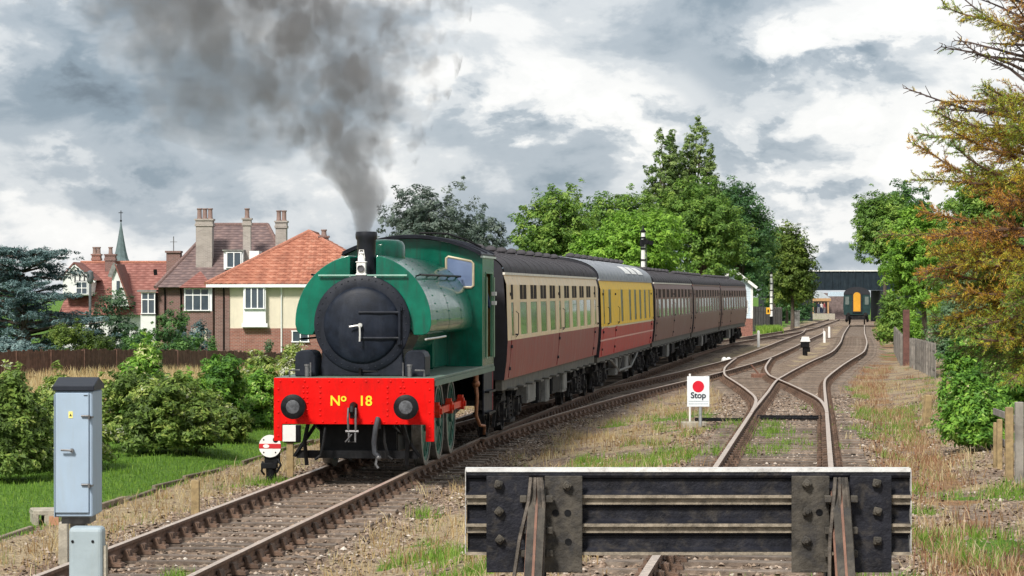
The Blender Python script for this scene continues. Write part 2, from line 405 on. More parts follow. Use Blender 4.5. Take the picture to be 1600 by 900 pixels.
def scatter_band(fx, y0, y1, halfw, n, p=1.0):
    y = y0 + (y1 - y0) * RNG.random(n) ** p
    return fx(y) + RNG.uniform(-halfw, halfw, n), y
STONE = stone_mat()
_x1, _y1 = scatter_band(X_MAIN, 22, 75, 2.0, 26000, 1.5)
_x2, _y2 = scatter_band(X_T3, 17, 80, 2.1, 22000, 1.5)
_x3 = RNG.uniform(-8, 12, 16000); _y3 = 22 + 60 * RNG.random(16000) ** 1.4
_k = (_x3 > X_MAIN(_y3) - 3.0) & (_x3 < X_T3(_y3) + 5.5); _x3, _y3 = _x3[_k], _y3[_k]
_x4, _y4 = X_T3((q := 24 + 50*RNG.random(9000)**1.3)) + RNG.uniform(2.5, 5.5, 9000), q
_X = np.concatenate([_x1, _x2, _x3, _x4]); _Y = np.concatenate([_y1, _y2, _y3, _y4])
stones('ballast', _X, _Y, RNG.uniform(.014, .037, len(_X)) * (1 + .4 * (RNG.random(len(_X)) > .95)), STONE, 'loose brown and grey stones spread between and around the rails')
# ------------------------------------------------------------------ tracks
RAIL_SIDE = mat('rail_rust', (.15, .088, .058), .85, 0, .35, 9, .3, 60)
RAIL_TOP = mat('rail_head', (.50, .41, .34), .45, .35, .25, 14)
CHAIR = mat('chair_iron', (.115, .072, .05), .85, 0, .35, 12, .4, 50, orand=.35)
SLEEPER = mat('sleeper_wood', (.15, .115, .09), .9, 0, .45, 7, .6, 25, dirt=(.30, .26, .21), dscale=(.7, 9, 5), damt=.75, orand=.35)
RP = [(-.035, 0), (.035, 0), (.036, -.03), (.030, -.042), (.010, -.05), (.010, -.112), (.033, -.122), (.033, -.15), (-.033, -.15), (-.033, -.122), (-.010, -.112), (-.010, -.05), (-.030, -.042), (-.036, -.03)]
def rail_mesh(fx, off, ys, zf, dz):
    nx = len(RP); V = []
    for y in ys:
        h = math.atan(slope(fx, y)); c, s = math.cos(h), math.sin(h); x0 = float(fx(y)) + off * c; y0 = y - off * s; z0 = zf(y) + dz
        for p in RP: V.append((x0 + p[0]*c, y0 - p[0]*s, z0 + p[1]))
    Fq = []; mi = []
    for i in range(len(ys) - 1):
        for k in range(nx):
            Fq.append((i*nx+k, i*nx+(k+1) % nx, (i+1)*nx+(k+1) % nx, (i+1)*nx+k)); mi.append(1 if k == 0 else 0)
    me = bpy.data.meshes.new('rail'); e = [tuple(range(nx)), tuple(range((len(ys)-1)*nx, len(ys)*nx))]
    me.from_pydata(V, [], Fq + e); me.materials.append(RAIL_SIDE); me.materials.append(RAIL_TOP)
    me.polygons.foreach_set('material_index', mi + [0, 0]); me.update(); return me
def sleeper_mesh(L=2.6, seed=0):
    rr = random.Random(seed); b = MB(); n = 6; vs = []
    for i in range(n + 1):
        x = -L/2 + L*i/n
        for (y, z) in ((-.125, -.13), (.125, -.13), (.125, 0), (-.125, 0)): vs.append((x, y + rr.uniform(-.008, .008), z + rr.uniform(-.01, .004)))
    fs = [(0, 1, 2, 3), tuple(n*4 + k for k in (3, 2, 1, 0))]
    for i in range(n):
        for k in range(4): fs.append((i*4+k, i*4+(k+1) % 4, (i+1)*4+(k+1) % 4, (i+1)*4+k))
    b.add(vs, fs); return b.mesh('sleeper', SLEEPER)
SLM = [sleeper_mesh(2.6, i) for i in range(5)]
def chair_mesh():
    b = MB(); b.prism([(-.19, 0), (.19, 0), (.18, .035), (.085, .05), (.06, .125), (.036, .13), (.036, .04), (-.036, .04), (-.036, .12), (-.075, .12), (-.10, .05), (-.18, .035)], 'y', -.095, .095)
    for x in (-.14, .14): b.cyl((x, 0, .03), (x, 0, .075), .024, n=6)
    b.box(-.10, -.04, -.05, .05, .055, .115)
    return b.mesh('rail_chair', CHAIR)
CHM = chair_mesh()
def lift_main(y): return float(z_rail(y))
def lift_t3(y): return float(z_rail(y) + lift3(y))
def track(fx, y0, y1, zf, label, dz=0.0, skip=None, wide=None, y_chair=1e9, y_sl=1e9):
    t = thing('railway_track', label, 'track', (0, 0, 0))
    ys = np.concatenate([np.arange(y0, min(y1, 140), 1.0), np.arange(140, y1, 3.0) if y1 > 140 else []]); ys = np.append(ys, y1)
    for off in (-.7525, .7525): link('rail', rail_mesh(fx, off, ys, zf, dz), None, t)
    y = y0 + .3; i = 0; far = MB(); nc = 0
    while y < y1:
        h = heading(fx, y); x = float(fx(y)); z = zf(y) + dz - .19
        c, s = math.cos(-h), math.sin(-h)
        if not (skip and skip(y)):
            ex = wide(y) if wide else None
            jit = random.uniform(-.02, .02)
            if y < y_sl:
                o = inst('sleeper', SLM[i % 5], t, (x, y + jit, z + random.uniform(-.012, .004)), (random.uniform(-.01, .01), 0, h + random.uniform(-.012, .012)))
                if ex:
                    o.scale = ((ex[1]-ex[0])/2.6, 1, 1); o.location.x = x + (ex[0]+ex[1])/2*c
            else:
                far.box(x - 1.3, x + 1.3, y - .125, y + .125, z - .13, z)
        for off in (-.7525, .7525):
            if y < y_chair and nc < 296:
                inst('rail_chair', CHM, t, (x + off*c, y - off*s, z - .0), (0, 0, h + (math.pi if off < 0 else 0))); nc += 1
        y += .74 if y < 250 else .9; i += 1
    if far.v: tag(far.build('sleepers', SLEEPER, t), kind='stuff')
    return t
def wide_main(y):
    d = float(X_T2(y) - X_MAIN(y))
    return (-1.3, 1.3 + min(d, 2.7)) if 58 < y and d < 2.7 else None
def wide_t3(y):
    d = float(X_T3(y) - X_TX(y))
    return (-1.3 - d, 1.3) if y > 60 and d < 2.7 else None
track(X_MAIN, 18, 400, lift_main, 'rusty bullhead track that carries the steam train, running to the lower left', 0, None, wide_main, 130, 215)
track(X_T2, 54, 245, lift_main, 'track branching to the right off the line under the coaches', .003, lambda y: X_T2(y) - X_MAIN(y) < 2.75, None, 150, 210)
track(X_T3, 13.9, 300, lift_t3, 'siding track with shiny rails that ends at the buffer stop', .0, None, wide_t3, 150, 205)
track(X_TX, 57, 122, lift_t3, 'curved crossover track between the siding and the line beside the train', .005, lambda y: X_T3(y) - X_TX(y) < 2.75 or abs(X_TX(y) - X_T2(y)) < 1.6, None, 122)
# ------------------------------------------------------------------ saddle tank locomotive (local: x right, y back, z up from rail)
GREEN = mat('loco_green', (.002, .125, .078), .22, 0, .24, 2.5, .05, 30, .28, .25, dirt=(.016, .066, .050), dscale=(6, 6, .8), damt=.8)
LBLACK = mat('smokebox_black', (.013, .016, .024), .5, 0, .28, 5, .14, 45, .18, dirt=(.034, .038, .050), damt=.55)
DKBLACK = mat('grimy_black', (.007, .0075, .009), .5, 0, .5, 7, .2, 40, .16, dirt=(.034, .030, .027), damt=.4)
ROOFBLK = mat('cab_roof_black', (.012, .014, .022), .5, 0, .3, 4, spec=.25)
BEAMRED = mat('buffer_beam_red', (.66, .005, .004), .42, 0, .10, 3, .03, 30, .14, 0, dirt=(.40, .010, .008), dscale=(4, 4, 1.2), damt=.6)
RODRED = mat('rod_red', (.75, .035, .010), .4, 0, .25, 6, dirt=(.30, .09, .04), damt=.6)
WHEELGREEN = mat('wheel_green', (.035, .16, .12), .4, 0, .35, 6, dirt=(.04, .06, .05), damt=.7)
TYRE = mat('tyre_steel', (.24, .24, .23), .4, .7, .3, 12)
STEEL = mat('bright_steel', (.62, .61, .58), .3, .8, .2, 12)
DULLSTEEL = mat('dull_steel', (.15, .15, .155), .5, .5, .3, 12)
WHITE = mat('white_paint', (.78, .78, .76), .45, 0, .08, 4, dirt=(.50, .48, .44), damt=.45)
YELLOWP = mat('yellow_paint', (.82, .62, .02), .45, 0, .06)
WOODTAN = mat('cab_wood', (.62, .33, .11), .55, 0, .2, 6)
COPPER = mat('copper_pipe', (.34, .15, .08), .45, .5, .35, 12)
CREAMF = mat('window_brass', (.70, .60, .42), .35, .1, .12)
def glass(name, col, rough=.05):
    if name in MATS: return MATS[name]
    t = NT(name); v = t.coords('Object'); t.put(t.b.inputs['Base Color'], t.mix(t.noise(v, 2.2, 4), mul(col, .6), mul(col, 1.4)))
    t.b.inputs['Roughness'].default_value = rough; t.b.inputs['Specular IOR Level'].default_value = .75; t.b.inputs['Coat Weight'].default_value = .4; MATS[name] = t.m; return t.m
CABGLASS = glass('cab_glass_sky_tint', (.20, .27, .46), .07)  # blue base colour paints the sky's reflection into the glass
LOCO_Y = 43.6
loco = thing('steam_locomotive', 'green saddle tank steam locomotive with bright red buffer beam', 'locomotive', (float(X_MAIN(LOCO_Y)), LOCO_Y, 0), heading(X_MAIN, LOCO_Y + 4))
def arc(cx, cz, r, a0, a1, n): return [(cx + r*math.cos(math.radians(a0+(a1-a0)*i/n)), cz + r*math.sin(math.radians(a0+(a1-a0)*i/n))) for i in range(n+1)]
def build_loco():
    L = loco
    # ---- buffer beam
    b = MB(); b.prism([(-1.24,1.47),(-1.24,.50),(-1.11,.50),(-1.11,.76),(1.11,.76),(1.11,.50),(1.24,.50),(1.24,1.47)], 'y', 0, .05)
    beam = b.build('buffer_beam', BEAMRED, L, .006)
    rv = MB()
    pts = [(x*.19 - 1.14, 1.42) for x in range(13)] + [(x*.19 - 1.05, .80) for x in range(12)]
    for x in (-.78, -.72, -.52, .52, .72, .78): pts += [(x, z) for z in (1.33, 1.25, 1.17, 1.09, .98, .90)]
    for x in (-1.17, 1.17): pts += [(x, z) for z in (1.3, 1.12, .94, .72, .58)]
    for x, z in pts: rv.lathe([(.019, 0), (.016, -.009), (0.0005, -.015)], (x, 0, z), 'y', 6)
    tag(rv.build('rivets', BEAMRED, beam), kind='stuff')
    for s, tx, xx, sz in ((0, 'N', -.285, .215), (0, 'o', -.155, .165), (1, '18', .18, .215)):
        o = link('number', text_mesh('number', tx, sz, YELLOWP, bold=.004), None, beam); o.rotation_euler = (math.pi/2, 0, 0); o.location = (xx, -.006, 1.115 if tx != 'o' else 1.165)
    # ---- buffers
    for x in (-.865, .865):
        q = MB(); q.lathe([(.13, 0), (.13, -.04), (.115, -.06), (.105, -.3), (.08, -.31), (.065, -.36)], (x, 0, 1.045), 'y', 20)
        bf = q.build('buffer', DKBLACK, L)
        h = MB(); h.lathe([(.06, -.34), (.17, -.40), (.19, -.415), (.19, -.44), (.165, -.455), (.10, -.462), (0.001, -.465)], (x, 0, 1.045), 'y', 28)
        h.build('buffer_head', DKBLACK, bf)
        h = MB(); h.lathe([(.105, -.4625), (.09, -.468), (.03, -.469), (.001, -.469)], (x, 0, 1.045), 'y', 14); h.build('buffer_face', mat('buffer_face_grey', (.085, .09, .10), .55, 0, .4, 14, .3, 40, .25), bf)
    # ---- coupling hook and chain
    q = MB(); q.tube([(0, .0, 1.06), (0, -.12, 1.06), (0, -.2, 1.03), (0, -.22, .97), (0, -.17, .92), (0, -.12, .95)], [.05, .045, .04, .04, .035, .02], 8)
    q.box(-.06, .06, -.02, 0, .86, 1.08); hk = q.build('coupling_hook', DKBLACK, L, .006)
    q = MB()
    for sx in (-.055, .055): q.tube([(sx, -.17, 1.02), (sx*1.1, -.2, .85), (sx, -.16, .66)], .018, 6)
    q.cyl((-.1, -.16, .66), (.1, -.16, .66), .022, n=8); q.tube([(-.05, -.16, .66), (-.05, -.17, .50), (.05, -.17, .50), (.05, -.16, .66)], .018, 6)
    q.tube([(0, -.19, .62), (-.10, -.2, .5)], .012, 5); q.build('coupling_link', DULLSTEEL, L)
    # ---- running board and frames
    q = MB(); q.box(-1.24, 1.24, .052, 8.75, 1.43, 1.475); q.build('running_board', mat('board_green', (.10, .16, .125), .5, 0, .3, 5, dirt=(.22, .21, .17), damt=.6), L, .006)
    for s in (-1, 1):
        q = MB(); q.box(s*1.24 - .012, s*1.24 + .012, .052, 8.75, 1.345, 1.43); q.build('valance', mat('valance_green', (.09, .15, .11), .5, 0, .3), L)
    for s in (-1, 1):
        q = MB(); q.prism([(.06, .72), (.06, 1.43), (8.7, 1.43), (8.7, .62), (7.6, .55), (1.2, .55), (.6, .62)], 'x', s*.60 - .015, s*.60 + .015); q.build('frame_plate', DKBLACK, L)
    q = MB(); q.box(-1.22, 1.22, 8.70, 8.75, .80, 1.43); q.build('rear_beam', DKBLACK, L)
    # ---- boiler, smokebox
    q = MB(); q.cyl((0, 1.6, 2.29), (0, 6.8, 2.29), .70, n=32); q.build('boiler', GREEN, L)
    q = MB(); q.box(-.62, .62, 4.9, 6.78, 1.475, 2.2); q.build('firebox', GREEN, L, .03)
    key = [(-.66, 1.475), (.66, 1.475), (.655, 1.62), (.63, 1.78)] + arc(0, 2.29, .755, -32, 212, 40) + [(-.63, 1.78), (-.655, 1.62)]
    q = MB(); q.prism(key, 'y', .86, 2.1); q.build('smokebox', LBLACK, L, .02, 2)
    ring = MB(); ring.lathe([(.755, 0), (.757, -.02), (.74, -.035), (.60, -.04)], (0, .86, 2.29), 'y', 48); ring_o = ring.build('smokebox_ring', LBLACK, L)
    dr = MB(); dr.lathe([(.605, .0), (.60, -.03), (.565, -.062), (.50, -.085), (.36, -.12), (.18, -.145), (.001, -.152)], (0, .84, 2.27), 'y', 48)
    door = dr.build('smokebox_door', mat('smokebox_door_black', (.010, .014, .024), .48, 0, .3, 6, .10, 50, .18, dirt=(.028, .034, .048), damt=.6), L)
    q = MB()
    for i in range(40):
        t = 2*math.pi*i/40; q.lathe([(.013, 0), (.011, -.006), (.0005, -.011)], (.70*math.cos(t), .823, 2.29 + .70*math.sin(t)), 'y', 6)
    tag(q.build('rivets', LBLACK, ring_o), kind='stuff')
    for dz in (.20, -.20):
        q = MB(); q.tube([(-.03, .685, 2.27+dz), (.3, .70, 2.27+dz), (.5, .76, 2.27+dz), (.60, .76, 2.27+dz)], .022, 6); q.build('hinge_strap', LBLACK, door)
    q = MB(); q.cyl((.60, .76, 1.97), (.60, .76, 2.56), .022, n=10)
    for z in (2.0, 2.53): q.box(.565, .635, .76, .86, z-.03, z+.03)
    q.build('hinge_bar', LBLACK, door)
    q = MB(); q.cyl((0, .72, 2.27), (0, .62, 2.27), .035, n=12); q.tube([(0, .64, 2.27), (-.08, .63, 2.262), (-.165, .62, 2.245)], .014, 6); q.tube([(0, .60, 2.27), (.004, .60, 2.13), (0, .60, 2.02)], .014, 6)
    q.build('door_handle', mat('handle_white', (.75, .75, .74), .3, .5, .05), door)
    q = MB(); q.tube([(.02, .80, 1.55), (.2, .78, 1.55), (.26, .8, 1.55)], .012, 5); q.tube([(-.02, .8, 1.48), (-.02, .78, 1.6)], .025, 6); q.build('lamp_iron', DKBLACK, L)
    # ---- saddle tank
    zc = 2.31; R = 1.075
    outer = [(.80, 2.115), (.93, 2.115), (1.00, 2.13), (1.05, 2.18)] + arc(0, zc, R, -2, 182, 44) + [(-1.05, 2.18), (-1.00, 2.13), (-.93, 2.115), (-.80, 2.115)]
    base = [(-.70, 2.30), (.70, 2.30)]
    full = outer + base
    i0 = next(i for i, p in enumerate(outer) if p[1] > 3.0 and p[0] < .205); i1 = next(i for i, p in enumerate(outer) if p[0] < -.205 and p[1] > 3.0)
    notch = outer[:i0] + [(.205, 3.355), (.205, 3.03), (-.205, 3.03), (-.205, 3.355)] + outer[i1:] + base
    q = MB(); q.prism(full, 'y', 1.65, 6.76, True); tank = q.build('saddle_tank', GREEN, L)
    q = MB(); q.prism(notch, 'y', .95, 1.66); fr = q.build('tank_front', GREEN, L, .012, 2)
    q = MB(); q.box(-.2, .2, 1.56, 1.645, 3.02, 3.33); q.build('recess_dark_plate', DKBLACK, fr)  # black plate added to make the notch behind the chimney dark
    for y in (3.35, 5.05):
        q = MB(); po = [(p[0]*1.004, zc + (p[1]-zc)*1.004) for p in outer]; n = len(po)
        q.add([(p[0], y-.018, p[1]) for p in po] + [(p[0], y+.018, p[1]) for p in po], [(i, i+1, n+i+1, n+i) for i in range(n-1)], True); q.build('tank_band', GREEN, tank)
    q = MB()
    for y in (1.74, 1.80, 3.29, 3.41, 4.99, 5.11, 6.6):
        for k in range(26):
            a = math.radians(2 + 176*k/25); q.sphere((1.076*math.cos(a), y, zc + 1.076*math.sin(a)), .011, 5, 4)
    tag(q.build('rivets', GREEN, tank), kind='stuff')
    q = MB(); q.lathe([(.34, 0), (.345, .10), (.335, .22), (.30, .285), (.22, .315), (.001, .325)], (.0, 3.3, 3.33), 'z', 32); q.build('tank_filler_dome', GREEN, L)
    # front handrail across the tank, right-hand rail along it
    q = MB(); q.tube([(-.70, .90, 3.045), (.70, .90, 3.045)], .016, 8)
    for x in (-.66, -.3, .3, .66): q.cyl((x, .90, 3.045), (x, .96, 3.045), .012, n=6)
    q.build('front_handrail', mat('rail_greengrey', (.16, .32, .26), .5, 0, .2), L)
    for s in (-1, 1):
        q = MB(); q.tube([(s*.86, 1.25, 3.06), (s*.86, 6.7, 3.06)], .017, 8)
        for y in (1.3, 2.6, 4.0, 5.4, 6.6): q.tube([(s*.86, y, 3.06), (s*.76, y+.02, 3.03)], .014, 6)
        q.build('handrail', DKBLACK, L)
        q = MB(); q.tube([(s*.99, .93, 2.05), (s*.99, 2.3, 2.05), (s*1.0, 3.4, 2.06)], .018, 6); q.build('tank_pipe', STEEL if s > 0 else DKBLACK, L)
    # ---- chimney
    q = MB(); q.lathe([(.27, 2.98), (.20, 3.04), (.155, 3.12), (.143, 3.3), (.150, 3.60), (.170, 3.63), (.174, 3.69), (.166, 3.735), (.14, 3.74), (.13, 3.6), (.12, 3.2), (.0005, 3.2)], (0, 1.30, 0), 'z', 28)
    q.build('chimney', mat('chimney_black', (.014, .016, .022), .4, 0, .25, 5, spec=.3), L)
    # ---- sand boxes
    for s in (-1, 1):
        q = MB(); x0, x1 = sorted((s*.70, s*1.02)); q.prism([(x0, 1.475), (x1, 1.475), (x1, 1.78), (x1-.03*(1), 1.85), (x1-.09, 1.88), (x0+.09, 1.88), (x0+.03, 1.85), (x0, 1.78)], 'y', .62, 1.25)
        q.build('sand_box', LBLACK, L, .015)
        q = MB(); q.cyl((s*.80, .45, 1.475), (s*.80, .45, 1.64), .035, n=10); q.cyl((s*.80, .45, 1.64), (s*.80, .45, 1.67), .045, n=10)
        q.tube([(s*1.05, .3, 1.475), (s*1.05, .3, 1.58), (s*.9, .35, 1.58)], .015, 6); q.tube([(s*.72, .3, 1.475), (s*.72, .3, 1.7)], .012, 6); q.build('lubricator', DULLSTEEL, L)
    # ---- cab
    cabtop = arc(0, 1.11, 2.62, 62.2, 117.8, 20)
    front = [(-1.24, 1.475), (1.24, 1.475), (1.24, 3.40)] + cabtop[1:-1] + [(-1.24, 3.40)]
    q = MB(); q.prism(front, 'y', 6.78, 6.81); cab = q.build('cab_front', GREEN, L, .006)
    for s in (-1, 1):
        win = [(s*.60, 3.38), (s*.64, 3.41), (s*1.04, 3.33), (s*1.08, 3.29), (s*1.08, 2.90), (s*1.04, 2.87), (s*.87, 2.87), (s*.82, 2.89), (s*.61, 3.09), (s*.60, 3.13)]
        q = MB(); q.prism([(p[0]*1 + 0, p[1]) for p in win], 'y', 6.765, 6.775); wf = q.build('spectacle_window', CABGLASS, cab)
        q = MB(); q.tube([(p[0], 6.768, p[1]) for p in win + win[:2]], .022, 6); q.build('window_frame', CREAMF, wf)
    for s in (-1, 1):
        q = MB(); xa, xb = sorted((s*1.215, s*1.24))
        q.box(xa, xb, 6.81, 7.30, 1.475, 3.40); q.box(xa, xb, 8.42, 8.70, 1.475, 3.40); q.box(xa, xb, 7.30, 8.42, 3.14, 3.40); q.box(xa, xb, 7.30, 8.42, 1.475, 1.62)
        side = q.build('cab_side', GREEN, L)
        for yh in (7.24, 8.48): q = MB(); q.tube([(s*1.27, yh, 1.6), (s*1.27, yh, 3.05)], .016, 6); q.build('cab_handrail', mat('rail_green2', (.30, .42, .30), .35, .4, .1), side)
        for bx in ((7.30, 7.325, 1.62, 3.14), (8.395, 8.42, 1.62, 3.14), (7.325, 8.395, 3.115, 3.14)): q = MB(); q.box(*sorted((s*1.21, s*1.252)), *bx); q.build('door_frame', mat('door_frame_green', (.10, .24, .15), .4, 0, .2, spec=.25), side)
    q = MB(); q.box(-1.2, 1.2, 8.66, 8.70, 1.475, 3.42); q.build('cab_back', WOODTAN, L)
    q = MB(); q.box(-1.2, 1.2, 6.82, 8.65, 1.48, 1.55); q.build('cab_floor', DKBLACK, L)
    rf = arc(0, 1.11, 2.66, 62.0, 118.0, 24); ri = arc(0, 1.11, 2.625, 118.0, 62.0, 24)
    q = MB(); q.prism(rf + ri, 'y', 6.60, 8.95, True); roof = q.build('cab_roof', ROOFBLK, L)
    for y in (6.62, 7.7, 8.9):
        q = MB(); n = 25; a = arc(0, 1.11, 2.668, 62.6, 117.4, 24)
        q.tube([(p[0], y, p[1]) for p in a], .022, 5); q.build('roof_rib', ROOFBLK, roof)
    q = MB(); q.tube([(.1, 6.9, 3.83), (.6, 6.9, 3.82), (.95, 6.95, 3.70), (1.2, 7.0, 3.58)], .02, 6); q.build('roof_pipe', DKBLACK, roof)
    for s in (-1, 1):
        q = MB(); q.box(*sorted((s*1.21, s*1.28)), 6.75, 8.75, 3.39, 3.425); q.build('gutter', mat('gutter_glint', (.62, .70, .64), .35, .2, .1), roof)  # pale colour painted in for light reflected off the rain strip
    q = MB(); q.box(1.235, 1.31, 8.36, 8.56, 2.55, 2.62); q.box(1.235, 1.31, 8.36, 8.56, 2.72, 2.79); q.build('lamp_bracket', WHITE, L)
    # ---- cab steps
    for s in (-1, 1):
        q = MB(); q.box(*sorted((s*1.19, s*1.215)), 7.25, 8.68, .58, 1.345); st = q.build('step_plate', mat('step_navy', (.010, .013, .024), .5, 0, .3, spec=.25), L)
        q = MB(); q.box(*sorted((s*1.19, s*1.225)), 8.66, 8.72, .58, 1.345); q.build('step_edge', mat('edge_red', (.30, .05, .05), .5, 0, .2), st)
        for z in (.60, .98): q = MB(); q.box(*sorted((s*1.0, s*1.3)), 7.4, 8.5, z, z+.035); q.build('step_tread', DKBLACK, st)
        q = MB(); q.tube([(s*1.1, 7.0, 1.40), (s*1.1, 7.0, 1.2)], .05, 8); q.sphere((s*1.1, 7.0, 1.16), .075, 8, 6)
        q.tube([(s*1.1, 7.0, 1.1), (s*1.12, 7.0, .95), (s*1.1, 7.02, .6), (s*1.16, 7.1, .42), (s*1.22, 7.3, .40), (s*1.2, 7.45, .25)], [.04, .035, .035, .03, .03, .025], 8); q.build('injector_pipe', COPPER, L)
    # ---- wheels
    wy = (2.35, 4.03, 5.70); wr = .655
    w = MB()
    w.lathe([(wr-.075, .05), (wr, .05), (wr, -.07), (wr+.03, -.075), (wr+.03, -.10), (wr-.075, -.10), (wr-.075, .05)], (0, 0, 0), 'x', 36)
    wt = w.mesh('tyre', TYRE)
    w = MB(); w.lathe([(wr-.13, .03), (wr-.073, .035), (wr-.073, -.08), (wr-.13, -.07), (wr-.13, .03)], (0, 0, 0), 'x', 36); w.lathe([(.0005, .07), (.11, .07), (.12, .0), (.12, -.06), (.0005, -.06)], (0, 0, 0), 'x', 20)
    for i in range(14):
        t = 2*math.pi*i/14; c, s = math.cos(t), math.sin(t); w.bar((0, .1*c, .1*s), (0, (wr-.12)*c, (wr-.12)*s), .05, .05, (1, 0, 0))
    w.prism([(p[0], p[1]) for p in arc(0, 0, .53, 200, 260, 8)] + [(p[0], p[1]) for p in arc(0, 0, .38, 260, 200, 8)], 'x', -.03, .04)
    wc = w.mesh('wheel_centre', WHEELGREEN)
    for s in (-1, 1):
        for y in wy:
            o = inst('wheel', wc, L, (s*.765, y, wr), (random.uniform(0, 1) if False else -.5, 0, 0 if s > 0 else math.pi)); t2 = inst('tyre', wt, o)
    for y in wy:
        q = MB(); q.cyl((-.75, y, wr), (.75, y, wr), .08, n=12); q.build('axle', DKBLACK, L)
    for s in (-1, 1):
        cr = MB(); yy = [(y + .20, wr + .20) for y in wy]
        for (a, z) in yy: cr.cyl((s*.90, a, z), (s*1.02, a, z), .105, n=14); cr.cyl((s*.84, a, z), (s*1.05, a, z), .05, n=10); cr.box(*sorted((s*.91, s*1.0)), a-.07, a+.07, z+.08, z+.15)
        for a, b2 in zip(yy, yy[1:]): cr.bar((s*.955, a[0], a[1]), (s*.955, b2[0], b2[1]), .05, .11)
        cr.build('coupling_rod', RODRED, L)
        q = MB()
        for y in (3.18, 4.86): q.box(*sorted((s*.70, s*.79)), y-.10, y+.02, .38, .95); q.tube([(s*.74, y, .9), (s*.74, y, 1.4)], .03, 6)
        q.build('brake_hanger', DKBLACK, L)
    # ---- what hangs below the beam
    q = MB(); q.box(-.60, .60, .5, .9, .70, 1.40); q.cyl((-.28, .55, .62), (-.28, 1.6, .62), .26, n=18); q.cyl((.28, .55, .62), (.28, 1.6, .62), .26, n=18); q.build('cylinder_block', DKBLACK, L, .02)
    q = MB(); q.box(-.60, .60, .46, .50, .26, .84); q.box(-.56, .56, .9, 7.8, .30, .80); q.build('ash_pan_dark_fill', DKBLACK, L)  # ash pan, plus black front plate added to darken the space underneath
    q = MB(); q.box(-.95, .95, .35, .42, .22, .34); q.build('guard_bar', DKBLACK, L)
    for s in (-1, 1):
        q = MB(); q.tube([(s*.72, .12, .80), (s*.80, .22, .5), (s*.78, .3, .12)], .035, 6); q.bar((s*.62, .25, .76), (s*.98, .35, .25), .06, .04); q.build('guard_iron', DKBLACK, L)
        q = MB(); q.tube([(s*.45, .1, .76), (s*.47, .02, .5), (s*.52, .05, .28), (s*.60, .0, .22)], .022, 6); q.build('sand_pipe', DKBLACK, L)
    q = MB(); q.tube([(.38, -.02, .70), (.38, -.03, .84)], .045, 8); q.tube([(.38, -.03, .84), (.39, -.10, .86), (.36, -.13, .72), (.33, -.12, .5), (.34, -.10, .33), (.41, -.12, .26)], .042, 8); q.build('vacuum_hose', mat('hose_rubber', (.03, .033, .04), .5, 0, .3, 10), L)
    q = MB(); q.sphere((.40, -.12, .26), .045, 8, 6); q.tube([(.38, -.12, .27), (.36, -.14, .16), (.40, -.14, .10)], .02, 6); q.build('hose_coupling', DULLSTEEL, L)
build_loco()
# ---- oil lamp standing in front of the chimney
lp = thing('head_lamp', 'small white oil lamp standing in front of the black chimney', 'lamp', loco.matrix_basis @ Vector((-.02, .92, 3.045)), loco.rotation_euler.z)
q = MB(); q.box(-.07, .07, -.06, .06, .02, .20); q.box(-.085, .085, -.075, .075, 0, .03); q.box(-.085, .085, -.07, .07, .20, .22); q.build('lamp_body', WHITE, lp, .008)
q = MB(); q.lathe([(.06, .22), (.055, .27), (.035, .30), (.03, .34), (.045, .345), (.02, .37), (.001, .375)], (0, 0, 0), 'z', 14); q.tube([(-.05, 0, .27), (-.03, 0, .40), (.03, 0, .40), (.05, 0, .27)], .009, 5); q.build('lamp_top', WHITE, lp)
q = MB(); q.lathe([(.055, -.06), (.055, -.09), (.045, -.095), (.044, -.08), (.001, -.078)], (0, 0, .11), 'y', 16); q.build('lens', mat('lamp_lens', (.10, .10, .11), .2, 0, .2), lp)
# ------------------------------------------------------------------ coaches (local: x right, y back from the near end, z up from rail)
UF = mat('underframe_black', (.012, .012, .014), .7, 0, .5, 6, .3, 25, .2, dirt=(.07, .06, .05), dscale=(2, 2, 2), damt=.55)
SOLE = mat('solebar_grey', (.10, .095, .08), .75, 0, .35, 5, dirt=(.20, .18, .14), damt=.5)
BOGIE = mat('bogie_grime', (.020, .019, .020), .7, 0, .6, 9, .3, 25, .25, dirt=(.13, .115, .10), dscale=(5, 5, 5), damt=.55)
ROOF_D = mat('coach_roof_dark', (.055, .052, .058), .8, 0, .25, 4, .25, 12, .2, dirt=(.11, .105, .11), dscale=(1.2, 7, 1), damt=.7)
ROOF_G = mat('coach_roof_grey', (.24, .26, .29), .6, 0, .12, 3, dirt=(.33, .35, .38), damt=.5)
GANG = mat('gangway_black', (.012, .013, .02), .6, 0, .3, 6)
PANE = glass('coach_glass', (.13, .16, .15), .12)
PANE2 = glass('coach_glass_dull', (.25, .24, .21), .25)
TOPL = mat('toplight_dark', (.030, .022, .020), .7, 0, .3, 4, spec=.08)
def wheelset(me_name='wheel'):
    w = MB(); w.lathe([(.38, .06), (.455, .06), (.455, -.06), (.485, -.065), (.485, -.085), (.38, -.085), (.38, .06)], (0, 0, 0), 'x', 24); w.lathe([(.0005, .05), (.13, .05), (.16, .0), (.385, .0), (.385, -.03), (.0005, -.03)], (0, 0, 0), 'x', 24)
    return w.mesh('wheel', BOGIE)
CWHEEL = wheelset()
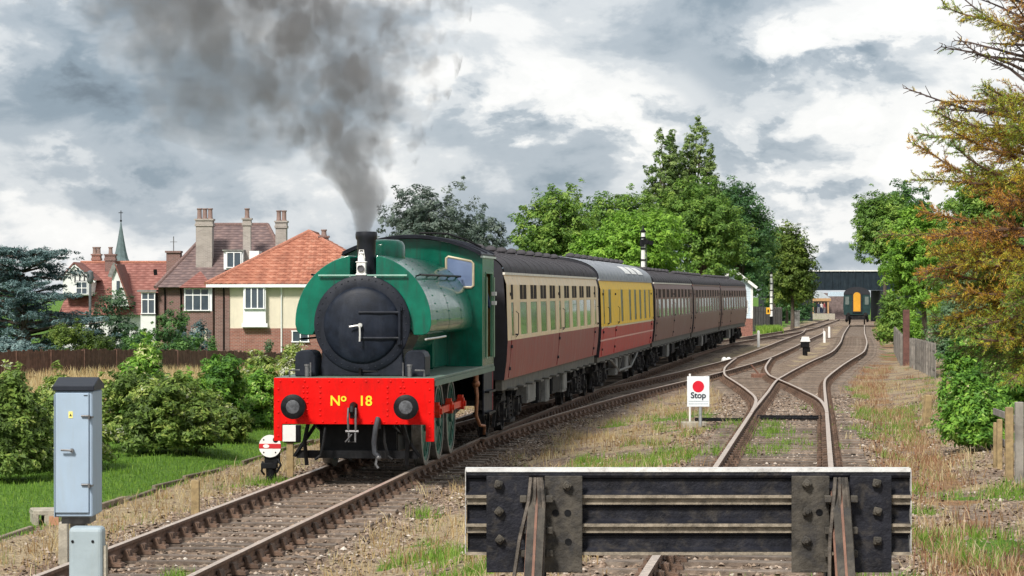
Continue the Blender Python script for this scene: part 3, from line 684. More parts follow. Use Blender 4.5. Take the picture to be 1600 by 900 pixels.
def bogie_mesh():
    b = MB()
    for s in (-1, 1):
        x0, x1 = sorted((s*.98, s*1.06))
        b.prism([(-1.75, .62), (-1.75, .80), (-1.0, .84), (-.6, .70), (.6, .70), (1.0, .84), (1.75, .80), (1.75, .62), (1.0, .60), (.55, .46), (-.55, .46), (-1.0, .60)], 'x', x0, x1)
        for y in (-1.29, 1.29):
            b.box(*sorted((s*1.0, s*1.16)), y-.14, y+.14, .32, .66); b.cyl((s*1.1, y, .46), (s*1.2, y, .46), .09, n=12)
            for k in range(5): b.box(*sorted((s*1.05, s*1.14)), y-.48+.06*k, y+.48-.06*k, .70+.028*k, .722+.028*k)
            for dy in (-.42, .42): b.tube([(s*1.09, y+dy, .72), (s*1.09, y+dy*1.05, .45), (s*1.09, y+dy*.8, .40)], .025, 5)
            b.bar((s*1.02, y-.25, .25), (s*1.02, y+.25, .25), .05, .05)
        for dy in (-.2, .0, .2):
            for k in range(5): b.cyl((s*1.06, dy, .30+.08*k), (s*1.06, dy, .345+.08*k), .075, n=8)
        b.box(*sorted((s*.95, s*1.18)), -.42, .42, .24, .30); b.bar((s*1.13, -.36, .28), (s*1.10, -.30, .75), .035, .035); b.bar((s*1.13, .36, .28), (s*1.10, .30, .75), .035, .035)
        for dy in (-1.85, 1.85): b.bar((s*1.05, dy*.93, .72), (s*1.0, dy, .22), .06, .03)
    b.box(-1.0, 1.0, -.25, .25, .55, .85)
    for dy in (-1.7, 1.7): b.box(-1.0, 1.0, dy-.06, dy+.06, .62, .78)
    return b.mesh('bogie_frame', BOGIE)
CBOGIE = bogie_mesh()
_q = MB(); _q.box(-.075, .075, -.30, .30, -.018, .018); STEPB = _q.mesh('step_board', SOLE)
_q = MB(); _q.box(-.012, .035, -.035, .035, -.03, .03); HINGE = _q.mesh('hinge', GANG)
def coach(label, y_near, L, lower, upper, roofm, wins, doors, zr, roof=(3.13, 3.62), hw=1.40, zb=1.14, waist=1.88, toplight=None, frame_m=None, cant_m=None, line=None, boxes=(), trusses=False, vents=True, pane=PANE, boards=None, lower_line=None, end_m=None):
    y_far = y_near + L
    x0, x1 = float(X_MAIN(y_near + 3)), float(X_MAIN(y_far - 3)); a = -math.atan2(x1 - x0, L - 6)
    root = thing('railway_coach', label, 'coach', (x0 - 3*(x1-x0)/(L-6), y_near, float(z_rail(y_near + L/2))), a, 'coaches behind the locomotive')
    wz0, wz1 = zr
    def xs(z): return float(np.interp(z, [zb, zb+.35, waist, wz1, roof[0]], [hw-.07, hw-.025, hw, hw-.03, hw-.09]))
    # ---- side sheets with window openings
    def sheet(z_list, holes, side):
        b = MB(); ys = sorted({0.0, L} | {e for h in holes for e in (h[0], h[1])})
        for j in range(len(z_list) - 1):
            za, zc = z_list[j], z_list[j+1]
            for i in range(len(ys) - 1):
                ya, yb = ys[i], ys[i+1]; ym = (ya+yb)/2; zm = (za+zc)/2
                if any(h[0] < ym < h[1] and h[2] < zm < h[3] for h in holes): continue
                b.add([(side*xs(za), ya, za), (side*xs(za), yb, za), (side*xs(zc), yb, zc), (side*xs(zc), ya, zc)], [(0, 1, 2, 3)], not holes)
        for h in holes:
            for (p, q) in (((h[0], h[2]), (h[0], h[3])), ((h[1], h[2]), (h[1], h[3])), ((h[0], h[2]), (h[1], h[2])), ((h[0], h[3]), (h[1], h[3]))):
                b.add([(side*xs(p[1]), p[0], p[1]), (side*xs(q[1]), q[0], q[1]), (side*(xs(q[1])-.03), q[0], q[1]), (side*(xs(p[1])-.03), p[0], p[1])], [(0, 1, 2, 3)])
        return b
    holes = [(c - w/2, c + w/2, wz0, wz1) for c, w in wins]
    for side in (1, -1):
        sheet([zb, zb+.35, waist], [], side).build('lower_side', lower, root)
        sheet([waist, wz0, wz1, roof[0]], holes if side > 0 else [], side).build('upper_side', upper, root)
    # ends
    prof = lambda: [(-xs(zb), zb), (xs(zb), zb), (xs(waist), waist), (xs(roof[0]), roof[0])]
    n = 22; ra = [(xs(roof[0])*math.cos(math.pi*i/n), roof[0] + (roof[1]-roof[0])*math.sin(math.pi*i/n)**.85) for i in range(n+1)]
    for y in (0.0, L):
        q = MB(); q.prism(prof()[:3] + ra + [(-xs(waist), waist)], 'y', y - .015, y + .015); q.build('end_panel', end_m or GANG, root)
    # roof
    q = MB(); rr = [(p[0]*1.018, p[1] + .012) for p in ra]; n2 = len(rr)
    nb = int(L / .62); V = []; Fq = []
    for k in range(nb + 1):
        y = -.03 + (L + .06) * k / nb; sc = 1.0
        for p in rr: V.append((p[0], y, p[1]))
    for k in range(nb):
        for i in range(n2 - 1): Fq.append((k*n2+i, k*n2+i+1, (k+1)*n2+i+1, (k+1)*n2+i))
    q.add(V, Fq, True); rf = q.build('roof', roofm, root)
    for k in range(1, int(L / 1.25)):
        y = k*1.25; q = MB(); q.tube([(p[0]*1.002, y, p[1]+.003) for p in rr], .008, 4); q.build('roof_seam', roofm, rf)
    for s in (-1, 1):
        q = MB(); q.box(*sorted((s*(xs(roof[0])-.005), s*(xs(roof[0])+.035))), -.02, L+.02, roof[0]-.015, roof[0]+.03); q.build('gutter', cant_m or SOLE, root)
    if vents:
        vm = VENT
        k = 0; y = 1.6
        while y < L - 1:
            for x in ((-.42, .42) if k % 2 else (-.42, .42)): inst('roof_vent', vm, rf, (x, y, roof[1] - .03))
            y += 1.95; k += 1
    if boards:
        for (ya, yb) in boards:
            q = MB(); V = []
            for i in (2, 3, 4, 5): p = rr[i]; V += [(p[0]*1.008, ya, p[1]+.012), (p[0]*1.008, yb, p[1]+.012)]
            q.add(V, [(0, 1, 3, 2), (2, 3, 5, 4), (4, 5, 7, 6)]); q.build('roof_panel', WHITE, rf)
    # windows
    fm = frame_m or upper
    for (c, w) in wins:
        y0, y1 = c - w/2, c + w/2; q = MB(); t = .035
        for (a0, a1, b0, b1) in ((y0-t, y0, wz0-t, wz1+t), (y1, y1+t, wz0-t, wz1+t), (y0, y1, wz0-t, wz0), (y0, y1, wz1, wz1+t)):
            q.add([(xs(b0)+.0, a0, b0), (xs(b0)+.0, a1, b0), (xs(b1)+.0, a1, b1), (xs(b1)+.0, a0, b1), (xs(b0)+.005, a0, b0), (xs(b0)+.005, a1, b0), (xs(b1)+.005, a1, b1), (xs(b1)+.005, a0, b1)],
                  [(4, 5, 6, 7), (0, 1, 5, 4), (1, 2, 6, 5), (2, 3, 7, 6), (3, 0, 4, 7)])
        if toplight: q.box(xs(toplight)-.03, xs(toplight)+.004, y0, y1, toplight-.028, toplight+.028)
        if toplight and w > .8:
            m = (y0+y1)/2; q.box(xs(toplight)-.03, xs(toplight)-.008, m-.02, m+.02, toplight, wz1)
        wo = q.build('window', fm, root)
        d = .007
        def pn(za, zc, mt, nm):
            p = MB(); p.add([(xs(za)-d, y0, za), (xs(za)-d, y1, za), (xs(zc)-d, y1, zc), (xs(zc)-d, y0, zc)], [(0, 1, 2, 3)]); p.build(nm, mt, wo)
        if toplight: pn(wz0, toplight, pane, 'pane'); pn(toplight, wz1, TOPL, 'pane')
        else: pn(wz0, wz1, pane, 'pane')
    # doors: a thin raised slab split in a lower and an upper half, with handle and hinges
    for (c, w) in doors:
        for (za, zc, mt) in ((zb + .03, waist - .004, lower),):
            q = MB(); q.add([(xs(za)+.001, c-w/2, za), (xs(za)+.001, c+w/2, za), (xs(zc)+.001, c+w/2, zc), (xs(zc)+.001, c-w/2, zc), (xs(za)+.016, c-w/2, za), (xs(za)+.016, c+w/2, za), (xs(zc)+.016, c+w/2, zc), (xs(zc)+.016, c-w/2, zc)],
                            [(4, 5, 6, 7), (0, 1, 5, 4), (1, 2, 6, 5), (2, 3, 7, 6), (3, 0, 4, 7)])
            dr = q.build('door', mt, root)
        q = MB()
        for yy in (c - w/2 - .004, c + w/2 + .004):
            q.add([(xs(waist)+.004, yy-.011, waist), (xs(waist)+.004, yy+.011, waist), (xs(3.05)+.004, yy+.011, 3.05), (xs(3.05)+.004, yy-.011, 3.05)], [(0, 1, 2, 3)])
        q.build('door_gap', GANG, dr)
        q = MB(); yh = c + w/2 - .1
        q.tube([(hw+.015, yh, waist+.10), (hw+.06, yh, waist+.10), (hw+.06, yh-.10, waist+.10)], .016, 6); q.build('handle', GANG, dr); q = MB(); q.tube([(hw+.0, c+w/2+.12, waist+.05), (hw+.05, c+w/2+.12, waist+.1), (hw+.05, c+w/2+.12, waist+.50), (hw, c+w/2+.12, waist+.54)], .009, 6)
        q.build('grab_rail', GANG, dr)
        for z in (zb+.2, waist-.12, 2.75): inst('hinge', HINGE, dr, (xs(z), c-w/2, z))
    if line:
        q = MB(); q.add([(xs(waist)+.006, 0, waist-line[0]/2), (xs(waist)+.006, L, waist-line[0]/2), (xs(waist)+.006, L, waist+line[0]/2), (xs(waist)+.006, 0, waist+line[0]/2)], [(0, 1, 2, 3)]); q.build('waist_line', line[1], root)
    if lower_line:
        z, mt = lower_line; q = MB(); q.box(xs(z)-.01, xs(z)+.008, 0, L, z-.02, z+.02); q.build('lining', mt, root)
    # underframe
    for s in (-1, 1):
        q = MB(); q.box(*sorted((s*1.16, s*1.28)), .05, L-.05, .94, zb); q.build('solebar', SOLE, root)
        if s > 0:
            for yy in np.arange(1.2, L-1, 1.7): inst('step_board', STEPB, root, (1.345, float(yy), .94))
    q = MB(); q.box(-1.12, 1.12, .1, L-.1, .98, zb-.01); q.build('floor_frame', UF, root)
    for (ya, yb, za, zc, m2) in boxes:
        q = MB(); q.box(.62, 1.2, ya, yb, za, zc); q.box(1.2, 1.215, ya+.06, yb-.06, za+.06, zc-.06); q.build('equipment_box', m2, root, .015)
    q = MB()
    for yy in (6.6, 8.6, 12.0, 13.5): q.cyl((.2, yy, .62), (.2, yy+1.1, .62), .22, n=12)
    for yy in np.arange(5.4, L-5.2, .8): q.tube([(1.0, yy, .97), (1.0+random.uniform(-.15, .1), yy+random.uniform(-.2, .2), random.uniform(.42, .6))], .022, 5)
    q.tube([(1.1, 5.0, .62), (1.12, L-5.0, .62)], .022, 5); q.tube([(.9, 4.8, .5), (.95, L-4.6, .48)], .03, 5); q.build('brake_gear', BOGIE, root)
    if trusses:
        q = MB(); ya, yb = 5.0, L - 4.6; m = (ya+yb)/2
        q.tube([(1.2, ya-.6, .94), (1.2, ya+.2, .92), (1.2, m-2.4, .50), (1.2, m+2.4, .50), (1.2, yb-.2, .92), (1.2, yb+.5, .94)], .045, 6)
        for yy in (m-2.4, m+2.4): q.bar((1.2, yy, .97), (1.2, yy, .46), .07, .07); q.bar((1.2, yy, .48), (1.2, yy+(1.3 if yy < m else -1.3), .96), .045, .045)
        q.build('truss_rod', mat('truss_grey', (.16, .155, .14), .6, .2, .3, 8), root)
    for yc in (2.85, L - 2.85):
        bo = inst('bogie', CBOGIE, root, (0, yc, 0))
        for dy in (-1.29, 1.29):
            for s in (-1, 1): inst('wheel', CWHEEL, bo, (s*.765, dy, .457), (0, 0, 0 if s > 0 else math.pi))
    # gangway connection and buffers
    for y, sg in ((0, -1), (L, 1)):
        q = MB(); g = [(-.52, 1.12), (.52, 1.12), (.52, 3.1), (.42, 3.3), (-.42, 3.3), (-.52, 3.1)]
        for k in range(4): f = 1 - .05*(k % 2); q.prism([(p[0]*f, 2.2+(p[1]-2.2)*f) for p in g], 'y', y + sg*(.015 + .09*k), y + sg*(.015 + .09*(k+1)))
        q.build('gangway', GANG, root)
        for x in (-.865, .865):
            q = MB(); q.lathe([(.11, 0), (.10, sg*.2), (.06, sg*.22), (.06, sg*.30), (.18, sg*.31), (.18, sg*.34), (.001, sg*.35)], (x, y, 1.045), 'y', 14); q.build('buffer', UF, root)
    return root
_v = MB(); _v.lathe([(.085, 0), (.085, .05), (.13, .06), (.13, .09), (.10, .13), (.04, .155), (.001, .16)], (0, 0, 0), 'z', 10); VENT = _v.mesh('roof_vent', ROOF_D)
CREAM = mat('coach_cream', (.78, .60, .37), .45, 0, .09, 3, .05, 20, .25, dirt=(.78, .70, .58), dscale=(3, 3, .5), damt=.55)
MAROON = mat('coach_maroon', (.245, .042, .044), .42, 0, .18, 3, .05, 20, .25, dirt=(.31, .145, .12), dscale=(3, 3, .35), damt=.65)
YELLOW = mat('coach_yellow', (.88, .55, .02), .45, 0, .10, 3, .05, 20, .2, dirt=(.80, .56, .06), dscale=(3, 3, .5), damt=.45)
REDC = mat('coach_red', (.42, .014, .02), .36, 0, .2, 3, .05, 20, .2, dirt=(.50, .10, .09), dscale=(2.5, 2.5, .8), damt=.6)
BROWNC = mat('coach_brown', (.165, .072, .060), .45, 0, .2, 3, .05, 20, .25, dirt=(.24, .155, .13), dscale=(3, 3, .4), damt=.7)
BROWNU = mat('coach_brown_upper', (.185, .085, .070), .45, 0, .2, 3, .05, 20, .25, dirt=(.25, .165, .14), dscale=(3, 3, .4), damt=.7)
CANTW = mat('cant_white', (.70, .67, .60), .5, 0, .12)
BEIGEL = mat('line_cream', (.62, .52, .33), .5, 0, .12)
GREYBOX = mat('grey_box', (.20, .20, .19), .7, 0, .3, 5, dirt=(.12, .11, .10), damt=.6)
P0 = 53.4
coach('cream and maroon coach coupled directly behind the green locomotive', P0, 21.3, MAROON, CREAM, ROOF_D,
      [(.95, .42)] + [(c, 1.26) for c in (2.95, 4.95, 6.95, 8.95)] + [(10.65, .42)] + [(c, 1.26) for c in (12.35, 14.35, 16.35, 18.35)] + [(20.35, .42)],
      [(.95, .68), (10.65, .68), (20.35, .68)], (1.96, 2.93), toplight=2.62, cant_m=CANTW,
      boxes=[(5.3, 7.0, .50, .95, GREYBOX), (7.5, 8.2, .42, .95, UF), (9.2, 10.0, .38, .95, GREYBOX), (10.6, 12.6, .5, .95, UF), (13.2, 14.2, .45, .95, GREYBOX)])
coach('yellow and red coach with a pale grey roof, second in the train', P0 + 21.95, 21.2, REDC, YELLOW, ROOF_G,
      [(1.0, .40), (3.0, .85), (7.4, .8), (10.6, .8), (12.8, .8), (15.0, .8), (17.2, .8), (19.3, .6)], [(1.3, 1.4), (5.2, .7), (20.4, .6)], (1.96, 2.88), roof=(3.13, 3.74), zb=1.08, waist=1.86,
      line=(.05, BEIGEL), lower_line=(1.52, mat('lining_pink', (.62, .33, .27), .5)), trusses=True, vents=True, cant_m=mat('cant_grey', (.30, .31, .33), .6), boards=[(10.0, 12.2), (12.7, 14.9), (15.4, 17.6)],
      boxes=[(7.2, 8.1, .4, .95, GREYBOX), (9.3, 10.4, .45, .95, UF), (11, 12.2, .4, .95, GREYBOX)], pane=mat('coach_glass_green', (.035, .05, .03), .3, 0, .4, 3, spec=.3))
_w8 = [(.9, .4)] + [(2.3 + 2.08*i, 1.15) for i in range(9)] + [(20.4, .4)]
for k, (lab, doors) in enumerate((('dull brown coach next to the yellow one, third in the train', [(.9, .66), (9.6, .1), (20.4, .66)]), ('dull brown coach fourth in the train, between two brown ones', [(.9, .66), (20.4, .66)]), ('brown coach at the far end of the train beside the signal box', [(.9, .66), (7.5, .7), (20.4, .66)]))):
    coach(lab, P0 + 22.0 * (k + 2), 21.3, BROWNC, BROWNU, ROOF_D, _w8, doors, (1.96, 2.93), toplight=2.60, cant_m=CANTW if k == 0 else BROWNU, pane=PANE2,
          boxes=[(6, 7.4, .5, .95, UF), (8.4, 9.6, .42, .95, GREYBOX), (11, 12.6, .5, .95, UF)])
# ------------------------------------------------------------------ buffer stop
BSBLK = mat('buffer_stop_black', (.014, .015, .021), .55, 0, .4, 9, .4, 40, .2, dirt=(.075, .066, .055), dscale=(7, 7, 7), damt=.55)
BSRUST = mat('buffer_stop_rust', (.20, .10, .068), .75, 0, .3, 9, .3, 40, dirt=(.14, .09, .07), dscale=(6, 6, 6), damt=.6)
BSMOSS = mat('buffer_stop_weathered', (.052, .046, .037), .8, 0, .6, 11, .5, 40, dirt=(.022, .022, .025), dscale=(6, 6, 6), damt=.85)
BSEDGE = mat('buffer_stop_pale_edge', (.25, .215, .165), .8, 0, .4, 14, .4, 50, dirt=(.06, .055, .045), dscale=(10, 10, 10), damt=.7)
def build_bufferstop():
    Y0 = 13.7; z0 = float(lift3(Y0)); X0 = .845
    r = thing('buffer_stop', 'black steel buffer stop with a white topped beam in the foreground', 'buffer stop', (X0, Y0, z0))
    H = 1.066
    tops = (1.945 - z0, 1.808 - z0, 1.672 - z0)
    for i, zt in enumerate(tops):
        prof = [(-.036, 0), (.036, 0), (.038, -.028), (.030, -.040), (.011, -.048), (.010, -.100), (.030, -.112), (.060, -.122), (.060, -.1365), (-.060, -.1365), (-.060, -.122), (-.030, -.112), (-.010, -.100), (-.011, -.048), (-.030, -.040), (-.038, -.028)]
        q = MB(); q.prism([(p[0], zt + p[1] + (.0008 if i else 0)) for p in prof], 'x', -H + .004*i, H - .003*i); o = q.build('beam_rail', BSBLK, r)
        q = MB()
        if i == 0: q.box(-H-.002, H+.002, -.041, .041, zt-.004, zt+.006); q.box(-H-.002, H+.002, -.043, -.0385, zt-.012, zt-.004); q.build('white_top', mat('worn_white', (.62, .62, .61), .6, 0, .12, 9, .2, 40, dirt=(.28, .26, .24), dscale=(9, 9, 9), damt=.7), o)
        else: q.box(-H, H, -.041, .04, zt-.031, zt+.001); q.build('rail_head', BSEDGE, o)
        q = MB(); q.box(-H, H, -.0625, -.0605, zt-.136, zt-.121); q.build('rail_foot', BSEDGE, o)
    for s in (-1, 1):
        for zt in tops:
            q = MB(); q.box(*sorted((s*H, s*(H+.004))), -.05, .05, zt-.13, zt-.003); q.build('end_paint', mat('worn_white2', (.45, .44, .43), .7, 0, .3, 20, .2, 40, dirt=(.06, .06, .06), dscale=(14, 14, 14), damt=.9), r)
    def plate(xa, xb, holes, bolts, mt):
        q = MB(); zt, zb = 1.917 - z0, 1.455 - z0
        o = None; q.box(xa, xb, -.086, -.068, zb, zt); o = q.build('beam_plate', mt, r, .003)
        for (x, z) in bolts:
            q = MB(); R = Matrix.Rotation(random.uniform(0, .8), 3, 'Y'); q.obox((x, -.102, z - z0), (.038, .026, .038), R); q.cyl((x, -.118, z - z0), (x, -.128, z - z0), .013, n=8); q.build('bolt', BSMOSS, o, .004)
        for (x, z) in holes:
            q = MB(); q.cyl((x, -.0885, z - z0), (x, -.080, z - z0), .017, n=12); q.build('bolt_hole', DKBLACK, o)
    cx = lambda px: (px - 800) / F * 13.62 - X0
    cz = lambda py: CAMZ - (py - HOR) / F * 13.6
    plate(cx(760), cx(827), [], [(cx(779), cz(757)), (cx(780), cz(799)), (cx(781), cz(843))], BSBLK)
    plate(cx(851), cx(910), [(cx(868), cz(802)), (cx(887), cz(802)), (cx(888), cz(847))], [(cx(886), cz(759))], BSMOSS)
    plate(cx(1237), cx(1296), [(cx(1280), cz(801))], [(cx(1260), cz(756)), (cx(1260), cz(800)), (cx(1259), cz(845))], BSMOSS)
    plate(cx(1328), cx(1393), [], [(cx(1369), cz(755)), (cx(1370), cz(799)), (cx(1370), cz(845))], BSBLK)
    for s, pxs in ((-1, 838), (1, 1312)):
        xc = cx(pxs)
        # raking strut on the near side, from the beam down to the ground, and the bent upright on the far side
        q = MB(); xt, xl = (xc + .005, xc - .075) if s < 0 else (xc, xc + .005)
        q.bar((xt, -.09, 1.23), (xl, -.90, -.12), .07, .012, (0, -1, 0)); q.bar((xt, -.075, 1.24), (xl, -.86, -.10), .012, .08, (0, -1, 0)); q.bar((xt, -.05, 1.22), (xl, -.78, -.12), .085, .012, (0, -1, 0))
        st = q.build('raking_strut', BSRUST, r)
        a0 = Vector((xt, -.112, 1.235)); a1 = Vector((xt + (xl-xt)*.42, -.112 - .81*.42, 1.235 - 1.35*.42)); q = MB(); q.bar(a0, a1, .082, .006, (0, -1, 0)); q.build('weathered_face', BSMOSS, st)
        for dx, w in ((-.047, .014), (-.012, .011), (.018, .013), (.041, .012)):
            k = -.055 if (s < 0 and dx < -.03) else (.012*(1 if dx > 0 else -1)) * s
            q = MB(); q.tube([(xc+dx*.55, -.135, 1.292), (xc+dx*.8, -.16, 1.18), (xc+dx+k*.6, -.16, 1.0), (xc+dx+k*1.2, -.19, .78), (xc+dx+k*1.7, -.30, .3), (xc+dx+k*2, -.36, -.1)], w*.75, 5); q.build('bent_flange', mat('flange_iron', (.10, .085, .07), .75, 0, .5, 20, .4, 60, dirt=(.03, .028, .027), dscale=(12, 12, 12), damt=.8), r)
        q = MB(); q.box(xc-.05, xc+.05, .066, .14, -.0, 1.29); q.build('upright', BSBLK, r, .004)
        for zz in (1.19, 1.04, .93):
            for sx in (-1, 1): q = MB(); q.obox((xc + sx*.062, -.13, zz), (.034, .05, .034)); q.build('bolt', BSMOSS, r, .004)
        q = MB(); q.bar((xc, .1, .9), (xc, 1.5, .0), .06, .1); q.build('far_strut', BSRUST, r)
build_bufferstop()

# ------------------------------------------------------------------ grey cabinets by the track
CABGREY = mat('cabinet_grey', (.32, .415, .525), .5, 0, .06, 2, .03, 30, .3, dirt=(.30, .36, .41), dscale=(9, 9, 1.2), damt=.45)
GALV = mat('galvanised', (.36, .38, .39), .5, .4, .2, 6)
CONC = mat('concrete', (.36, .33, .27), .9, 0, .25, 8, .5, 40, dirt=(.16, .14, .10), damt=.5)
TIMBER = mat('stake_timber', (.30, .22, .11), .85, 0, .3, 9, .4, 40, dirt=(.16, .12, .07), damt=.5)
def build_cabinets():
    Y0 = 18.7; x0, x1 = PX(86, Y0), PX(144.5, Y0); zb, zt = PZ(808, Y0), PZ(611, Y0); gz = float(ground_z((x0+x1)/2, Y0+.2))
    r = thing('equipment_cabinet', 'tall pale blue grey metal cabinet with black pitched cap', 'cabinet', ((x0+x1)/2, Y0, gz))
    w = (x1-x0)/2; zb -= gz; zt -= gz
    q = MB(); q.box(-w, w, .0, .44, zb, zt); q.build('housing', CABGREY, r, .008)
    q = MB(); q.box(-w+.004, w-.022, -.016, -.001, zb+.028, zt-.012); d = q.build('door', CABGREY, r, .004)
    q = MB(); q.box(-w-.004, -w+.0, -.02, .45, zb, zt-.02); q.build('edge', CABGREY, r)
    cap = [(-w-.012, zt+.002), (w+.012, zt+.002), (w+.012, zt+.032), (0, zt+.075), (-w-.012, zt+.032)]
    capo = [(-.02, zt+.002), (.46, zt+.002), (.46, zt+.035), (.22, zt+.085), (-.02, zt+.035)]
    q = MB(); q.prism(capo, 'x', -w-.014, w+.012); q.build('cap', mat('cap_black', (.018, .022, .032), .5, 0, .2, 8, spec=.25), r, .004)
    for z in (zb+.215, zb+.665):
        q = MB(); q.cyl((w-.07, -.026, z), (w-.01, -.026, z), .007, n=8); q.cyl((w-.018, -.03, z-.02), (w-.018, -.03, z+.004), .009, n=8); q.box(w-.02, w+.003, -.018, .03, z-.014, z-.002); q.build('hinge', DULLSTEEL, d)
    q = MB(); q.cyl((-w+.115, -.015, zb+.44), (-w+.115, -.045, zb+.44), .013, n=10); q.tube([(-w+.115, -.045, zb+.44), (-w+.045, -.047, zb+.443)], .0075, 6); q.build('handle', DULLSTEEL, d)
    q = MB(); sx, sz = -w+.105, zt-.155; q.box(sx-.014, sx+.014, -.0185, -.0165, sz-.022, sz+.022); st = q.build('warning_sticker', mat('sticker_yellow', (.80, .72, .22), .5, 0, .05), d)
    q = MB(); q.prism([(sx-.009, sz-.010), (sx+.009, sz-.010), (sx, sz+.010)], 'y', -.0195, -.0187); q.build('warning_symbol', mat('symbol_black', (.05, .06, .02), .5), st)
    q = MB(); q.box(w-.055, w-.03, -.02, -.017, zt-.03, zt-.026); q.build('catch', DKBLACK, d)
    q = MB(); q.box(-w+.03, w-.03, .08, .36, zb-.05, zb); q.box(-.05, .05, .17, .27, -.3, zb-.05); q.build('pedestal', DULLSTEEL, r)
    Y1 = 18.2; x0, x1 = PX(107, Y1), PX(160, Y1); gz = float(ground_z((x0+x1)/2, Y1)); zt = PZ(824, Y1) - gz; w = (x1-x0)/2
    r = thing('junction_box', 'small rounded pale grey box below the tall cabinet', 'box', ((x0+x1)/2, Y1, gz))
    g2 = mat('junction_grey', (.31, .38, .42), .5, 0, .1, 3, .1, 30, dirt=(.30, .34, .33), damt=.5)
    q = MB(); q.box(-w, w, 0, .16, zt-.46, zt); q.build('housing', g2, r, .028, 3)
    q = MB()
    for x in (-w+.026, w-.062): q.lathe([(.0095, -.001), (.009, -.006), (.001, -.007)], (x, 0, zt-.09), 'y', 10)
    q.build('screws', DKBLACK, r)
    q = MB(); q.box(w+.002, w+.018, .03, .12, -.3, zt-.12); q.box(-.03, .03, .05, .11, -.3, zt-.46); q.build('mounting_post', CONC, r)
build_cabinets()
def stake(px0, px1, pyt, Y, mt, label, name, cat):
    x = PX((px0+px1)/2, Y); gz = float(ground_z(x, Y)); h = PZ(pyt, Y) - gz; w = (px1-px0)/F*Y/2
    q = MB(); q.add([(-w, -w, -.2), (w, -w, -.2), (w, w, -.2), (-w, w, -.2), (-w*.92, -w, h), (w*.95, -w, h-.01), (w*.95, w, h), (-w*.92, w, h+.006)], [(0,3,2,1),(4,5,6,7),(0,1,5,4),(1,2,6,5),(2,3,7,6),(3,0,4,7)])
    o = q.build(name, mt, None, .008); o.location = (x, Y, gz); tag(o, label, cat); return o
stake(92, 107, 816, 31.6, CONC, 'short weathered concrete post below the tall grey cabinet', 'concrete_post', 'post')
stake(299, 312, 750, 38.9, TIMBER, 'short square wooden stake standing alone left of the near rail', 'wooden_stake', 'stake')
def blocks():
    Y = 37.4; x = PX(72, Y); gz = float(ground_z(x, Y))
    r = thing('cable_trough', 'short length of concrete trough with a square hole lying by the grass', 'trough', (x, Y, gz), .25)
    q = MB(); w = .17
    q.box(-w, w, 0, .5, .14, .20); q.box(-w, -.09, 0, .5, -.02, .14); q.box(-.02, w, 0, .5, -.02, .14); q.build('trough_section', CONC, r, .012)
    q = MB(); q.box(.04, .16, -.02, -.005, .0, .12); q.build('broken_edge', mat('brickish', (.42, .22, .13), .9), r)
blocks()
# edging boards between the grass and the ballast
EDGE = mat('edging_board', (.20, .165, .12), .9, 0, .4, 6, .5, 30, orand=.3)
def edging():
    t = thing('path_edging', 'low weathered plank edging along the grass bank left of the train', 'edging')
    y = 30.0; i = 0
    while y < 75:
        L = 2.3 + .5 * math.sin(i * 3.1); y2 = y + L
        x = float(X_MAIN(y)) - 3.08 + .06*math.sin(i*1.7); x2 = float(X_MAIN(y2)) - 3.08 + .06*math.sin(i*1.7+.9)
        z = float(ground_z(x, y, False)) + .05; z2 = float(ground_z(x2, y2, False)) + .05
        if i % 5 == 3: y = y2; i += 1; continue
        q = MB(); q.bar((x, y, z - .05 + random.uniform(-.03, .04)), (x2, y2-.06, z2 - .05 + random.uniform(-.03, .04)), .06, .14); q.build('plank', EDGE, t, .01); y = y2; i += 1
edging()

# ------------------------------------------------------------------ shunting signals, markers, stop board
def disc_signal():
    Y = 45.2; x = PX(422, Y); gz = float(ground_z(x, Y))
    r = thing('disc_signal', 'white ground signal disc with a red band beside the locomotive', 'signal', (x, Y, gz), -.1)
    zc = PZ(697, Y) - gz; R = .178
    q = MB(); q.lathe([(.001, -.012), (R, -.012), (R, .012), (.001, .012)], (0, 0, zc), 'y', 36); d = q.build('disc', WHITE, r)
    q = MB(); h = .038; a = math.asin(h/R); pts = [(R*math.cos(t), R*math.sin(t)) for t in np.linspace(-a, a, 6)] + [(-R*math.cos(t), R*math.sin(t)) for t in np.linspace(a, -a, 6)]
    q.prism([(p[0]*.995, p[1] + zc) for p in pts], 'y', -.0165, -.0125); q.build('red_band', mat('signal_red', (.52, .015, .02), .45, 0, .1), d)
    q = MB(); q.lathe([(.001, -.0205), (.05, -.0205), (.05, -.017), (.001, -.017)], (0, 0, 0), 'y', 16); o = q.build('band_spot', WHITE, d); o.scale = (1, 1, .6); o.location = (-.06, 0, zc)
    q = MB(); q.lathe([(.001, -.018), (.043, -.018), (.045, -.0125)], (.09, 0, zc+.10), 'y', 14)
    for (ax, az) in ((-.1, .1), (-.1, -.1), (.09, -.10)): q.lathe([(.001, -.018), (.012, -.018), (.012, -.0125)], (ax, 0, zc+az), 'y', 8)
    q.build('lamp_hole', DKBLACK, d)
    q = MB(); q.box(-.10, .12, .03, .25, zc-.28, zc+.02); q.tube([(-.12, .02, zc-.24), (-.14, .02, zc-.40), (-.10, .05, zc-.46)], .02, 6); q.tube([(.12, .02, zc-.2), (.17, .02, zc-.30), (.10, .0, zc-.42)], .022, 6); q.cyl((0, .1, -.15), (0, .1, zc-.26), .075, .09, n=10); q.box(-.15, .10, .0, .16, zc-.36, zc-.27); q.build('signal_body', DKBLACK, r, .01)
disc_signal()
